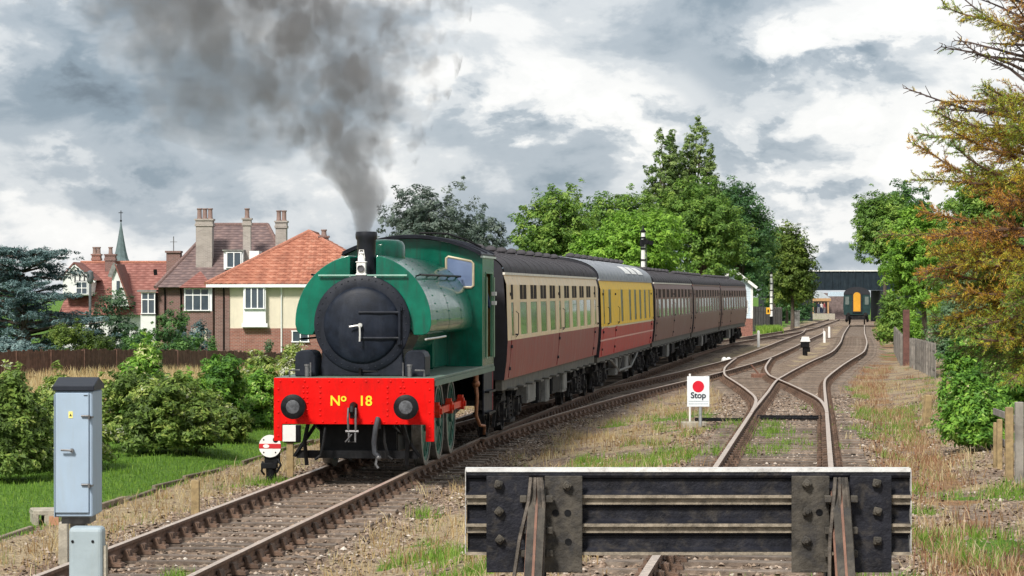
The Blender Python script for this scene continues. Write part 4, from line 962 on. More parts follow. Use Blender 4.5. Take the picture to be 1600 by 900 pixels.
def far_disc():
    Y = 118*K; x = PX(1258, Y); gz = float(ground_z(x, Y))
    r = thing('shunting_signal', 'black ground signal with a white top between the far tracks', 'signal', (x, Y, gz))
    h = PZ(526, Y) - gz
    q = MB(); q.box(-.20, .20, -.1, .25, h*.42, h*.82); q.cyl((0, .05, -.1), (0, .05, h*.45), .12, n=10); q.box(-.06, .24, -.05, .1, h*.2, h*.45); q.build('signal_body', DKBLACK, r, .02)
    q = MB(); q.prism([(-.24, h*.74), (.24, h*.74), (.17, h), (-.17, h)], 'y', -.13, -.10); q.build('disc', WHITE, r)
    q = MB(); q.box(-.22, .2, -.08, .24, h*.83, h*.93); q.build('lamp_case', DKBLACK, r, .02)
far_disc()
def white_box_post():
    Y = 46.6; x = PX(453, Y); gz = float(ground_z(x, Y)); zt = PZ(664, Y) - gz
    r = thing('marker_post', 'wooden post with a white box behind the left end of the red beam', 'post', (x, Y, gz))
    q = MB(); q.box(-.055, .055, .0, .10, -.2, zt-.2); q.build('post', TIMBER, r, .008)
    q = MB(); q.box(-.115, .10, -.05, -.02, zt-.27, zt); q.build('plate', WHITE, r, .004); q = MB(); q.box(-.10, .17, -.018, .16, zt-.29, zt-.005); q.build('housing', DKBLACK, r, .01)
white_box_post()
def stop_sign():
    Y = 48*K; x = PX(1091, Y); gz = float(ground_z(x, Y)); zt = PZ(588, Y) - gz; zb = PZ(635.5, Y) - gz; w = 35/F*Y/2
    r = thing('stop_sign', 'white stop board with a red disc on a grey post', 'sign', (x, Y, gz), .06)
    q = MB(); q.box(-w, w, -.01, .01, zb, zt); p = q.build('board', mat('sign_white', (.74, .79, .82), .4, 0, .04), r, .004)
    q = MB(); R = .115; zc = PZ(604, Y) - gz; q.lathe([(.001, -.0135), (R, -.0135), (R, -.0105)], (0, 0, zc), 'y', 32); q.build('red_disc', mat('disc_red', (.62, .008, .03), .4, 0, .08), p)
    o = link('lettering', text_mesh('lettering', 'Stop', .165, mat('letter_navy', (.012, .018, .035), .5), bold=.004), None, p); o.rotation_euler = (math.pi/2, 0, 0); o.location = (.0, -.0135, PZ(618, Y) - gz)
    q = MB(); rr = random.Random(4)
    for zl in (PZ(627, Y) - gz, PZ(631, Y) - gz):
        xx = -w + .03
        while xx < w - .03:
            l = rr.uniform(.012, .03); q.box(xx, min(xx+l, w-.02), -.0125, -.0108, zl-.008, zl+.008); xx += l + .007
    q.build('small_print', mat('print_grey', (.36, .42, .46), .5), p)
    q = MB(); q.cyl((.045, .03, -.3), (.045, .03, zt-.05), .033, n=12); q.build('post', GALV, r)
    q = MB(); q.box(-.02, .11, .0, .05, zb+.1, zb+.14); q.box(-.02, .11, .0, .05, zt-.14, zt-.1); q.build('clip', GALV, r)
    Y2 = Y + 2.0; x2 = PX(1078, Y2); g2 = float(ground_z(x2, Y2))
    q = MB(); q.cyl((0, 0, -.2), (0, 0, PZ(584, Y2) - g2), .022, n=8); o = q.build('marker_rod', WHITE); o.location = (x2, Y2, g2); tag(o, 'thin white rod standing behind the stop board', 'rod')
    Y3 = Y + 1.0; x3 = PX(1084, Y3); g3 = float(ground_z(x3, Y3)); q = MB(); q.box(-.25, .25, -.12, .12, -.08, .12); o = q.build('concrete_slab', CONC, None, .015); o.location = (x3, Y3, g3); o.rotation_euler = (0, 0, .12); tag(o, 'flat grey concrete block on the ground behind the stop board', 'block')
stop_sign()
def white_posts():
    for (px, pt, Y, lab) in ((1185, 516, 137*K, 'white marker post near the last coach, the tallest of the short posts'), (1288, 517, 152*K, 'small white marker post left of the far siding'), (1295.5, 510, 168*K, 'small white marker post furthest along by the far siding')):
        x = PX(px, Y); gz = float(ground_z(x, Y)); h = PZ(pt, Y) - gz
        q = MB(); q.prism([(-.075, -.2), (.075, -.2), (.07, h-.05), (.0, h), (-.07, h-.05)], 'y', -.06, .06); o = q.build('marker_post', WHITE, None, .01); o.location = (x, Y, gz); tag(o, lab, 'post', 'short white posts between the tracks')
    Y = 103*K; 
    for px, lab in ((1131.5, 'left of two small white stones beside the far points'), (1138.5, 'right of two small white stones beside the far points')):
        x = PX(px, Y); gz = float(ground_z(x, Y)); q = MB(); q.sphere((0, 0, .12), (.13, .13, .17), 10, 7); o = q.build('marker_stone', WHITE); o.location = (x, Y, gz); tag(o, lab, 'stone', 'white stones by the points')
white_posts()
def point_rodding():
    # sliding switch bars and the point lever box
    Y = 57.5; x = float(X_T3(Y)); z = lift_t3(Y)
    r = thing('point_stretcher', 'dark stretcher bars across the siding below the crossover points', 'point bar', (x, Y, z), heading(X_T3, Y))
    for dy in (0, .9): q = MB(); q.box(-.72, .72, dy-.03, dy+.03, -.15, -.11); q.build('bar', DKBLACK, r)
    q = MB(); q.box(-1.9, -.8, -.05, .03, -.2, -.13); q.build('rod', DKBLACK, r)
    Y = 86*K; x = PX(1186, Y); gz = float(ground_z(x, Y)); r = thing('point_lever', 'rusty point lever beside the curved crossover rail', 'lever', (x, Y, gz), .3)
    q = MB(); q.box(-.25, .25, -.15, .15, -.05, .14); q.build('lever_box', BSRUST, r, .02); q = MB(); q.tube([(0, 0, .1), (-.3, .0, .45)], [.035, .025], 6); q.build('lever', BSRUST, r)
point_rodding()
def semaphore(px, pyt, Y, label, arm_px, box=None, lattice=True):
    x = PX(px, Y); gz = float(ground_z(x, Y)); h = PZ(pyt, Y) - gz
    r = thing('railway_signal', label, 'signal', (x, Y, gz))
    q = MB(); q.cyl((0, 0, 1.3), (0, 0, h), .13, .10, n=10); q.build('post', WHITE, r)
    q = MB(); q.cyl((0, 0, -.3), (0, 0, 1.3), .14, .13, n=10); q.build('post_base', DKBLACK, r)
    q = MB(); q.lathe([(.14, 0), (.16, .05), (.05, .16), (.02, .34), (.001, .36)], (0, 0, h), 'z', 10)
    for k in range(7): q.cyl((0, 0, h-.3-.55*k), (0, 0, h-.22-.55*k), .135, n=10)
    q.build('finial', DKBLACK, r)
    if arm_px:
        q = MB(); q.obox((.26, -.15, h-.5), (.46, .04, .20), Matrix.Rotation(.2, 3, 'Y')); q.box(-.16, .06, -.2, -.02, h-.7, h-.35); q.cyl((.1, -.22, h-.45), (.1, -.1, h-.45), .15, n=12); q.build('arm', DKBLACK, r)
    q = MB()
    for k in range(int(h/.3)): q.box(.17, .19, .1, .3, .3*k, .3*k+.02)
    q.box(.16, .185, .09, .11, 0, h-.4); q.box(.16, .185, .29, .31, 0, h-.4); q.build('ladder', DULLSTEEL, r)
    if box: q = MB(); q.box(-.42, -.10, -.2, .1, box, box+.55); q.build('telephone_box', mat('box_amber', (.80, .42, .03), .5), r, .02); q = MB(); q.box(-.33, -.2, -.215, -.201, box+.14, box+.40); q.build('box_symbol', DKBLACK, r)
semaphore(1005, 363, 140, 'tall white signal post with a black arm behind the yellow coach', True)
semaphore(1205, 428, 236, 'slim white signal post with an amber box beyond the last coach', False, 1.55)

# ------------------------------------------------------------------ signal box
def slats(b, x0, x1, y, z0, z1, pitch=.16):
    z = z0
    while z < z1:
        zz = min(z + pitch, z1); b.add([(x0, y, z), (x1, y, z), (x1, y-.0, zz), (x0, y-.0, zz), (x0, y-.02, z), (x1, y-.02, z)], [(4, 5, 2, 3), (0, 1, 5, 4)]); z = zz
def signal_box():
    Y = 213.0; x1 = PX(1176, Y); w = 2.9; x0 = x1 - w; gz = float(ground_z(x1, Y)); ze = PZ(444, Y) - gz; za = PZ(420, Y) - gz
    r = thing('signal_box', 'white boarded signal box with pitched roof at the end of the train', 'signal box', ((x0+x1)/2, Y, gz))
    PB = mat('pale_boards', (.56, .66, .74), .6, 0, .1, 3, dirt=(.42, .48, .52), damt=.4); BR = mat('box_brick', (.24, .11, .085), .85, 0, .3, 9)
    h = w/2
    q = MB(); q.box(-h, h, 0, 7, -.3, 1.35); q.build('brick_base', BR, r)
    q = MB(); q.box(-h+.01, h-.01, .05, 6.95, 1.35, ze); q.prism([(-h+.01, ze), (h-.01, ze), (0, za-.1)], 'y', .05, .1)
    q.build('wall', PB, r)
    q = MB(); slats(q, -h+.14, h-.14, .048, 1.4, ze, .18); q.build('boarding', PB, r)
    for s in (-1, 1): q = MB(); q.box(*sorted((s*(h-.14), s*(h+.02))), -.0, .05, 1.35, ze+.02); q.build('corner_post', WHITE, r)
    q = MB()
    for s in (-1, 1): q.add([(0, -.35, za), (0, 7.3, za), (s*(h+.30), 7.3, ze-.18), (s*(h+.30), -.35, ze-.18), (0, -.35, za-.07), (0, 7.3, za-.07), (s*(h+.30), 7.3, ze-.25), (s*(h+.30), -.35, ze-.25)], [(0,1,2,3),(4,5,6,7),(0,3,7,4),(2,3,7,6)])
    rf = q.build('roof', mat('box_slate', (.20, .23, .26), .7, 0, .2, 5), r)
    for s in (-1, 1): q = MB(); q.bar((0, -.37, za-.08), (s*(h+.30), -.37, ze-.28), .03, .20, (0, 0, 1)); q.build('bargeboard', WHITE, rf)
    for (xa, xb) in ((.25, 1.05), (-1.05, -.25)):
        q = MB(); q.box(xa-.05, xb+.05, .0, .04, 1.75, 2.75); wo = q.build('window', WHITE, r)
        for k in range(2):
            for j in range(2):
                a = xa + (xb-xa)*k/2; q = MB(); q.box(a+.02, a+(xb-xa)/2-.02, -.006, -.002, 1.8+.47*j, 2.22+.47*j); q.build('pane', PANE, wo)
    for k in range(5):
        q = MB(); q.box(h-.005, h+.03, .6+1.2*k, 1.6+1.2*k, 1.75, 2.85); wo = q.build('window', WHITE, r); q = MB(); q.box(h+.032, h+.036, .66+1.2*k, 1.54+1.2*k, 1.82, 2.78); q.build('pane', PANE, wo)
signal_box()

# ------------------------------------------------------------------ fences
GREYWOOD = mat('grey_fence_wood', (.20, .185, .165), .9, 0, .3, 4, .3, 20, dirt=(.13, .11, .09), damt=.5, orand=.25)
BROWNWOOD = mat('brown_fence_wood', (.115, .062, .045), .9, 0, .3, 6, .3, 30, dirt=(.19, .12, .095), damt=.6, orand=.22)
def board_fence(name, label, p0, p1, h, bw, mt, gap=.01, jag=.03, panel=2.0, z_off=0.0, gz=None, post_h=None):
    p0 = Vector(p0); p1 = Vector(p1); L = (p1-p0).length; d = (p1-p0)/L
    t = thing(name, label, 'fence', (0, 0, 0)); n = max(1, round(L/panel))
    for i in range(n):
        q = MB(); s = i*L/n
        while s < (i+1)*L/n - bw*.5:
            c = p0 + d*(s+bw/2); z = (float(ground_z(c.x, c.y, False)) if gz is None else gz) + z_off; hh = h + random.uniform(-jag, jag)
            q.bar((c.x, c.y, z), (c.x, c.y, z+hh), bw-gap, .025, (-d.y, d.x, 0)); s += bw
        q.build('fence_panel', mt, t)
        c = p0 + d*(i*L/n); z = (float(ground_z(c.x, c.y, False)) if gz is None else gz) + z_off; q = MB(); q.box(c.x-.06, c.x+.06, c.y+.03, c.y+.15, z-.2, z+(post_h or h)); q.build('post', mt, t)
    for f in (.25, .8):
        q = MB(); k = 8
        for i in range(k):
            a = p0 + d*(L*i/k); b = p0 + d*(L*(i+1)/k); za = (float(ground_z(a.x, a.y, False)) if gz is None else gz) + z_off; zb = (float(ground_z(b.x, b.y, False)) if gz is None else gz) + z_off
            q.bar((a.x, a.y+.03, za+h*f), (b.x, b.y+.03, zb+h*f), .04, .07)
        q.build('rail', mt, t)
    return t
board_fence('board_fence', 'long low brown board fence below the gardens and houses', (-19.5, 91, 0), (-7.2, 117, 0), .95, .15, BROWNWOOD, .012, .04)
board_fence('board_fence', 'grey upright board fence between the signal box and the slim signal post', (PX(1179, 236), 238, 0), (PX(1222, 262), 262, 0), 2.1, .18, GREYWOOD, .01, .02)
def right_fences():
    # open post fence in the right foreground
    t = thing('post_fence', 'weathered grey posts with wires at the right edge under the conifer', 'fence')
    for (px0, px1, pt, Y) in ((1552, 1557.5, 660, 41.5), (1558, 1566, 655, 40.6), (1571, 1583, 636, 38.5), (1586, 1599, 628, 37.4)):
        x = PX((px0+px1)/2, Y); w = (px1-px0)/F*Y/2; gz = float(ground_z(x, Y)); h = PZ(pt, Y) - gz
        q = MB(); q.box(x-w, x+w, Y-w, Y+w, gz-.2, gz+h); q.build('post', TIMBER if px0 != 1586 else GREYWOOD, t, .01)
    for f in (.25, .65):
        q = MB(); a = Vector((PX(1553, 42), 42, .38+f)); b = Vector((PX(1640, 36), 36, .38+f)); q.bar(a, b, .03, .09); q.build('rail', GREYWOOD, t)
    for (px, pt, pb, Y, lab) in ((1481, 582, 615, 62, 'short old grey post by the bramble on the right bank'), (1447, 617, 640, 57, 'small leaning stump of a post on the right bank')):
        x = PX(px, Y); gz = float(ground_z(x, Y)); h = PZ(pt, Y) - gz; q = MB(); q.box(-.07, .07, -.06, .06, -.2, h); o = q.build('old_post', TIMBER, None, .012); o.location = (x, Y, gz); o.rotation_euler = (.05, .06, .3); tag(o, lab, 'post')
    Y = 118.0; x = PX(1416, Y); gz = float(ground_z(x, Y)); q = MB(); q.box(-.13, .13, -.10, .10, -.3, PZ(484, Y)-gz); o = q.build('gate_post', mat('rusty_post', (.12, .055, .045), .9, 0, .3, 6), None, .01); o.location = (x, Y, gz); tag(o, 'tall dark brown post at the end of the grey fence on the right', 'post')
    board_fence('paling_fence', 'grey paling fence running behind the tall brown post on the right', (PX(1424, 116), 116, 0), (PX(1462, 95), 95, 0), 1.15, .12, GREYWOOD, .03, .04)
    board_fence('paling_fence', 'far paling fence half overgrown, left of the tall brown post', (PX(1412, 119), 119.5, 0), (PX(1398, 150), 150, 0), 1.3, .14, GREYWOOD, .03, .05)
right_fences()

# ------------------------------------------------------------------ road bridge, station beyond it, stabled carriage
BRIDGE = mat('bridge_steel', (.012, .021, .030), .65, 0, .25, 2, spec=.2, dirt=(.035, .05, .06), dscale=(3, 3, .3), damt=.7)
def bridge():
    Y = 386.0; r = thing('road_bridge', 'dark riveted plate girder bridge crossing over the tracks', 'bridge', (PX(1300, Y), Y, 0)); cx = PX(1300, Y)
    xa, xb = PX(1215, Y) - cx, PX(1420, Y) - cx; zt, zb = PZ(424, Y), PZ(453, Y)
    q = MB(); q.box(xa, xb, 0, .3, zb, zt); q.build('girder', BRIDGE, r)
    for k in range(18):
        x = xa + (xb-xa)*k/17.0; q = MB(); q.box(x-.09, x+.09, -.12, -.002, zb+.2, zt-.1); q.build('stiffener', BRIDGE, r)
    q = MB(); q.box(xa, xb, -.2, .5, zt+.002, zt+.14); q.build('parapet_top', WHITE, r); q = MB(); q.box(xa, xb, -.15, 0, zb-.05, zb+.18); q.build('flange', BRIDGE, r)
    q = MB(); q.box(xa, xb, .3, 9, zb+.3, zb+.9); q.build('deck', BRIDGE, r); q = MB(); q.box(xa, xb, 9, 9.3, zb, zt); q.build('girder', BRIDGE, r)
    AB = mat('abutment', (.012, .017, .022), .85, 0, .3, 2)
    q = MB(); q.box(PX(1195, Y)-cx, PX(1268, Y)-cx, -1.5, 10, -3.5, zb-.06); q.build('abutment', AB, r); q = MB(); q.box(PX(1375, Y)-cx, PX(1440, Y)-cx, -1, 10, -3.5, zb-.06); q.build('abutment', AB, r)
    # hut in front of the abutment
    Y2 = 300.0; x = PX(1243, Y2); gz = float(ground_z(x, Y2)); q = MB(); h = PZ(486, Y2) - gz; q.box(-.45, .45, 0, .8, -.3, h); q.box(-.5, .5, -.05, .85, h, h+.08); o = q.build('relay_cupboard', GREYBOX, None, .02); o.location = (x, Y2, gz); tag(o, 'small pale grey cupboard in front of the dark bridge abutment', 'cupboard')
bridge()
def station():
    Y = 440.0; cx = PX(1290, Y); gz = float(z_rail(Y)) - .3; s = F/Y
    r = thing('station_building', 'pale station building with hipped canopy on the platform beyond the bridge', 'building', (cx, Y, gz)); X = lambda px: PX(px, Y) - cx; Z = lambda py: PZ(py, Y) - gz
    CR = mat('station_cream', (.55, .46, .33), .6, 0, .15); TAN = mat('station_tan', (.42, .25, .12), .6, 0, .15); PALE = mat('canopy_pale', (.30, .33, .34), .6, 0, .2, 3)
    q = MB(); q.box(X(1267), X(1340), 6, 14, 0, Z(458)); q.build('wall', mat('station_brick', (.16, .12, .115), .9, 0, .3, 3), r)
    q = MB(); q.add([(X(1268), -1, Z(466)), (X(1297), -1, Z(466)), (X(1297), 6, Z(466)), (X(1268), 6, Z(466)), (X(1276), 2, Z(455)), (X(1284), 2, Z(455))], [(0,1,5,4),(1,2,5),(2,3,4,5),(3,0,4)]); q.build('canopy_roof', PALE, r)
    q = MB(); q.box(X(1268), X(1297), -1.05, -.95, Z(470.5), Z(466)); q.build('canopy_valance', TAN, r)
    for px in (1269, 1293): q = MB(); q.box(X(px)-.12, X(px)+.12, -.9, -.66, 0, Z(468)); q.build('column', TAN, r)
    q = MB(); q.box(X(1274), X(1280), 5.9, 5.99, .9, 3.0); q.box(X(1284), X(1290), 5.9, 5.99, .9, 3.0); q.build('doorway', PANE, r)
    q = MB(); q.box(X(1297), X(1324), 3, 3.2, Z(463), Z(456)); q.build('footbridge_fascia', mat('fascia_blue', (.42, .52, .60), .6, 0, .3, 9), r)
    q = MB(); q.box(X(1264), X(1300), -4, 14, -.4, .95); q.build('platform', CONC, r)
    return cx, Y, gz
scx, sY, sgz = station()
def person(name, label, loc, rz, coat, legs, hair, skin, lean=0.0, arm=None, h=1.74):
    k = h/1.74; r = thing(name, label, 'person', loc, rz)
    V = [(0,0,.95),(0,.0,1.15),(0,.01,1.38),(0,.01,1.50),(0,.02,1.60),(0,.02,1.68)]; E = [(0,1),(1,2),(2,3),(3,4),(4,5)]; R = [.15,.14,.15,.06,.095,.075]
    def chain(start, pts, rs):
        p = start
        for c, q in zip(pts, rs): V.append(c); R.append(q); E.append((p, len(V)-1)); p = len(V)-1
    for s in (-1, 1):
        chain(0, [(s*.10,0,.88),(s*.11,-.02,.50),(s*.11,.03,.10),(s*.12,-.10,.04)], [.095,.065,.05,.045])
        a = arm if (arm and s > 0) else [(s*.20,.0,1.40),(s*.25,.02,1.13),(s*.25,-.08,.90),(s*.25,-.11,.80)]
        chain(2, a, [.065,.05,.04,.035])
    me = bpy.data.meshes.new('body'); me.from_pydata([tuple(q*k for q in v) for v in V], E, []); me.materials.append(coat); o = link('body', me, None, r)
    m = o.modifiers.new('skin', 'SKIN')
    for i, sv in enumerate(me.skin_vertices[0].data): sv.radius = (R[i]*k, R[i]*k*.8); sv.use_root = (i == 0)
    m.use_smooth_shade = True; s2 = o.modifiers.new('sub', 'SUBSURF'); s2.levels = 1; s2.render_levels = 2
    q = MB(); q.sphere((0, .0, 1.62*k), (.078*k, .095*k, .115*k), 12, 9); q.sphere((0, -.095*k, 1.60*k), (.014, .02, .02), 6, 5); q.sphere((-.08*k, .0, 1.61*k), (.012, .02, .03), 6, 5); q.sphere((.08*k, .0, 1.61*k), (.012, .02, .03), 6, 5); hd = q.build('head', skin, r)
    q = MB(); q.sphere((0, .018, 1.665*k), (.086*k, .098*k, .085*k), 12, 8); q.build('hair', hair, hd)
    q = MB(); 
    for s in (-1, 1): q.tube([(s*.095*k, 0, .97*k), (s*.11*k, -.02, .5*k), (s*.11*k, .03, .09*k)], [.112*k, .083*k, .075*k], 10)
    q.tube([(-.10*k, 0, .93*k), (.10*k, 0, .93*k)], .115*k, 10); q.build('trousers', legs, r)
    return r
SKIN = mat('skin', (.50, .30, .22), .5, 0, .08); HAIR = mat('hair_dark', (.04, .028, .02), .6, 0, .2)
NAVY = mat('cloth_navy', (.012, .022, .06), .85, 0, .2); GREYC = mat('cloth_grey', (.20, .20, .22), .85, 0, .2); PALEC = mat('cloth_pale', (.50, .46, .44), .85, 0, .15); REDCL = mat('cloth_red', (.30, .06, .07), .85, 0, .15)
person('person', 'person in dark clothes furthest left on the distant platform', (PX(1275, 441), 437.4, sgz+.95), .3, NAVY, GREYC, HAIR, SKIN)
person('person', 'person in a pale top, middle of three on the distant platform', (PX(1280, 441), 437.8, sgz+.95), -.5, PALEC, NAVY, HAIR, SKIN)
person('person', 'person in a dull red top, right of the three on the distant platform', (PX(1285, 441), 438.2, sgz+.95), .9, REDCL, GREYC, HAIR, SKIN)
_pl = loco.matrix_basis @ Vector((.82, 8.12, 1.55))
person('person', 'person in navy overalls leaning an arm out of the locomotive cab', tuple(_pl), loco.rotation_euler.z, NAVY, NAVY, HAIR, SKIN, arm=[(.20, .0, 1.40), (.36, -.02, 1.22), (.42, -.10, 1.02), (.42, -.16, .98)], h=1.70)
def carriage():
    Y = 290.0; a = heading(X_T3, Y + 8); z = lift_t3(Y)
    r = thing('green_carriage', 'dark green carriage end with an orange yellow door on the far siding', 'carriage', (float(X_T3(Y)), Y, z), a)
    DG = mat('carriage_green', (.010, .035, .036), .4, 0, .3, 3); hw = 1.40
    body = [(-hw+.08, 1.0), (hw-.08, 1.0), (hw, 1.9), (hw-.06, 3.0)] + [((hw-.06)*math.cos(math.pi*i/16), 3.05+.78*math.sin(math.pi*i/16)**.9) for i in range(17)] + [(-hw+.06, 3.0), (-hw, 1.9)]
    q = MB(); q.prism(body, 'y', 0, 19.5); q.build('body', DG, r)
    q = MB(); q.prism([(p[0]*1.012, p[1]+.02) for p in body[4:21]] , 'y', -.04, 19.55); q.build('roof', GANG, r)
    door = [(-.36, 1.35)] + [(.36, 1.35)] + [(.36*math.cos(math.pi*i/10), 2.98+.32*math.sin(math.pi*i/10)) for i in range(11)]
    q = MB(); q.prism([(p[0]*1.35, 1.2+(p[1]-1.3)*1.05) for p in door], 'y', -.16, -.01); q.build('gangway', GANG, r)
    q = MB(); q.prism(door, 'y', -.185, -.162); q.build('gangway_door', mat('door_amber', (.62, .30, .02), .5, 0, .1, 3), r)
    for s in (-1, 1):
        q = MB(); q.lathe([(.10, 0), (.10, -.4), (.2, -.42), (.2, -.46), (.001, -.47)], (s*.865, 0, 1.05), 'y', 14); q.build('buffer', UF, r)
        q = MB(); q.box(*sorted((s*.80, s*1.18)), -.02, -.003, 2.05, 2.85); q.build('end_window', PANE, r)
    q = MB(); q.box(-1.15, 1.15, .1, 19, .5, 1.0); q.build('underframe', UF, r)
    for yc in (2.8, 16.7):
        bo = inst('bogie', CBOGIE, r, (0, yc, 0))
        for dy in (-1.29, 1.29):
            for s in (-1, 1): inst('wheel', CWHEEL, bo, (s*.765, dy, .457))
carriage()
# ------------------------------------------------------------------ houses on the left
def brickmat(name, c1, c2, mortar, scale=1.0):
    t = NT(name); v = t.coords('Object'); sp = t.n('ShaderNodeSeparateXYZ'); t.L.new(v, sp.inputs[0]); cb = t.n('ShaderNodeCombineXYZ')
    t.put(cb.inputs[0], t.math('ADD', sp.outputs[0], sp.outputs[1])); t.L.new(sp.outputs[2], cb.inputs[1])
    b = t.n('ShaderNodeTexBrick'); t.L.new(cb.outputs[0], b.inputs['Vector']); b.inputs['Scale'].default_value = 1; b.inputs['Brick Width'].default_value = .225*scale; b.inputs['Row Height'].default_value = .075*scale; b.inputs['Mortar Size'].default_value = .010*scale
    t.put(b.inputs['Color1'], c1); t.put(b.inputs['Color2'], c2); t.put(b.inputs['Mortar'], mortar); b.inputs['Bias'].default_value = -.1
    n = t.noise(v, 1.3, 5); c = t.mix(t.math('MULTIPLY', t.smooth(n, .4, .7), .35), b.outputs['Color'], mul(c1, .5))
    t.put(t.b.inputs['Base Color'], c); t.b.inputs['Roughness'].default_value = .9; t.bump(b.outputs['Fac'], -.4, .01); return t.m
BRICK_R = brickmat('red_brick', (.30, .105, .075), (.20, .07, .055), (.32, .26, .22)); BRICK_P = brickmat('pale_brick', (.36, .32, .29), (.26, .23, .21), (.40, .37, .34)); BRICK_B = brickmat('brown_brick', (.20, .10, .085), (.14, .075, .065), (.26, .21, .19))
RENDER = mat('cream_render', (.66, .60, .48), .9, 0, .06, 1.5, .1, 30, dirt=(.50, .46, .38), damt=.3)
RENDERW = mat('white_render', (.70, .71, .70), .9, 0, .07, 2)
UPVC = mat('white_frame', (.80, .81, .82), .4, 0, .05)
def tilemat(name, c1, c2, c3):
    t = NT(name); w = t.coords('World'); rnd = t.attr('tile')
    c = t.ramp(rnd, [(0, c1), (.5, c2), (1, c3)]); c = t.mix(t.math('MULTIPLY', t.smooth(t.noise(w, 1.1, 6, .65), .42, .68), .55), c, mul(c1, .7)); t.put(t.b.inputs['Base Color'], c); t.b.inputs['Roughness'].default_value = .85
    return t.m
PANTILE = tilemat('orange_pantile', (.28, .10, .062), (.40, .155, .095), (.48, .225, .15)); PLAINRED = tilemat('red_plain_tile', (.20, .078, .064), (.27, .11, .09), (.33, .155, .13)); PLAINBR = tilemat('brown_plain_tile', (.115, .082, .082), (.165, .115, .112), (.24, .165, .15))
WGLASS = glass('house_glass', (.05, .07, .09), .06)
def tiled(name, mt, A, B, Cc, D, parent, pitch=.25, course=.32, amp=.035, lip=.03):
    """tiled roof slope: A,B at the eaves, C,D at the ridge (C above B); courses step like real tiles"""
    A, B, Cc, D = (np.array(q, float) for q in (A, B, Cc, D)); up = (D+Cc)/2 - (A+B)/2; nrm = np.cross(B-A, up); nrm /= np.linalg.norm(nrm)
    if nrm[2] < 0: nrm = -nrm
    ux = (B-A)/np.linalg.norm(B-A); nC = max(2, int(np.linalg.norm(up)/course)); V = []; Fq = []; col = []
    for j in range(nC):
        v0, v1 = j/nC, (j+1)/nC + .004; rows = []
        for v, hgt in ((v0, lip), (v1, 0.0)):
            l = A + (D-A)*min(v, 1); r = B + (Cc-B)*min(v, 1); rows.append((l, r, hgt))
        w = max(np.linalg.norm(rows[0][1]-rows[0][0]), .05); seg = pitch/3 if amp else pitch; n = max(1, int(w/seg)); b0 = len(V)
        for (l, r, hgt) in rows + [(rows[0][0], rows[0][1], -.01)]:
            for i in range(n+1):
                p = l + (r-l)*i/n; s = (p-A) @ ux; o = amp*(.5+.5*math.sin(2*math.pi*s/pitch)) + hgt; V.append(p + nrm*o)
                rs = int(s/pitch)*131 + j*977; col.append(((rs*2654435761) % 1000)/1000.0)
        for i in range(n): Fq.append((b0+i, b0+i+1, b0+n+1+i+1, b0+n+1+i)); Fq.append((b0+i, b0+i+1, b0+2*(n+1)+i+1, b0+2*(n+1)+i))
    return link(name, np_mesh(name, np.array(V), np.array(Fq), mt, {'tile': np.array(col)}), None, parent)
def ridge(parent, pts, r, mt):
    q = MB(); q.tube(pts, r, 8); return q.build('ridge_tiles', mt, parent)
RIDGEM = mat('ridge_clay', (.36, .15, .10), .85, 0, .3, 9); RIDGEB = mat('ridge_brown', (.17, .11, .10), .85, 0, .3, 9)
def window(parent, x0, x1, z0, z1, y, nx=2, nz=1, split=None, fw=.06, mt=None):
    q = MB(); 
    for i in range(nx+1):
        x = x0 + (x1-x0)*i/nx; q.box(x-fw/2, x+fw/2, y-.06, y+.02, z0, z1)
    q.box(x0-fw, x1+fw, y-.064, y+.02, z1, z1+fw); q.box(x0-fw, x1+fw, y-.12, y+.02, z0-fw, z0)
    if split: q.box(x0, x1, y-.055, y+.02, split-fw/2, split+fw/2)
    w = q.build('window', mt or UPVC, parent)
    for i in range(nx):
        zz = [(z0, z1)] if not split else [(z0, split), (split, z1)]
        for (a, b) in zz:
            xa = x0 + (x1-x0)*i/nx; xb = x0 + (x1-x0)*(i+1)/nx; p = MB(); p.add([(xa, y-.02, a), (xb, y-.02, a), (xb, y-.02, b), (xa, y-.02, b)], [(0, 1, 2, 3)]); p.build('pane', WGLASS, w)
    return w
def chimney(parent, x0, x1, y0, y1, z0, z1, mt, pots, pot_h=.55):
    q = MB(); q.box(x0, x1, y0, y1, z0, z1-.45); q.box(x0-.06, x1+.06, y0-.06, y1+.06, z1-.45, z1-.30); q.box(x0-.02, x1+.02, y0-.02, y1+.02, z1-.30, z1-.1); q.box(x0-.08, x1+.08, y0-.08, y1+.08, z1-.1, z1)
    c = q.build('chimney', mt, parent); PM = mat('pot_clay', (.22, .15, .13), .85, 0, .2)
    for i in range(pots):
        x = x0 + (x1-x0)*(i+.5)/pots; q = MB(); q.lathe([(.17, 0), (.14, .1), (.13, pot_h-.1), (.17, pot_h-.06), (.16, pot_h), (.10, pot_h), (.10, .2), (.001, .2)], (x, (y0+y1)/2, z1), 'z', 12); q.build('chimney_pot', PM, c)
    return c
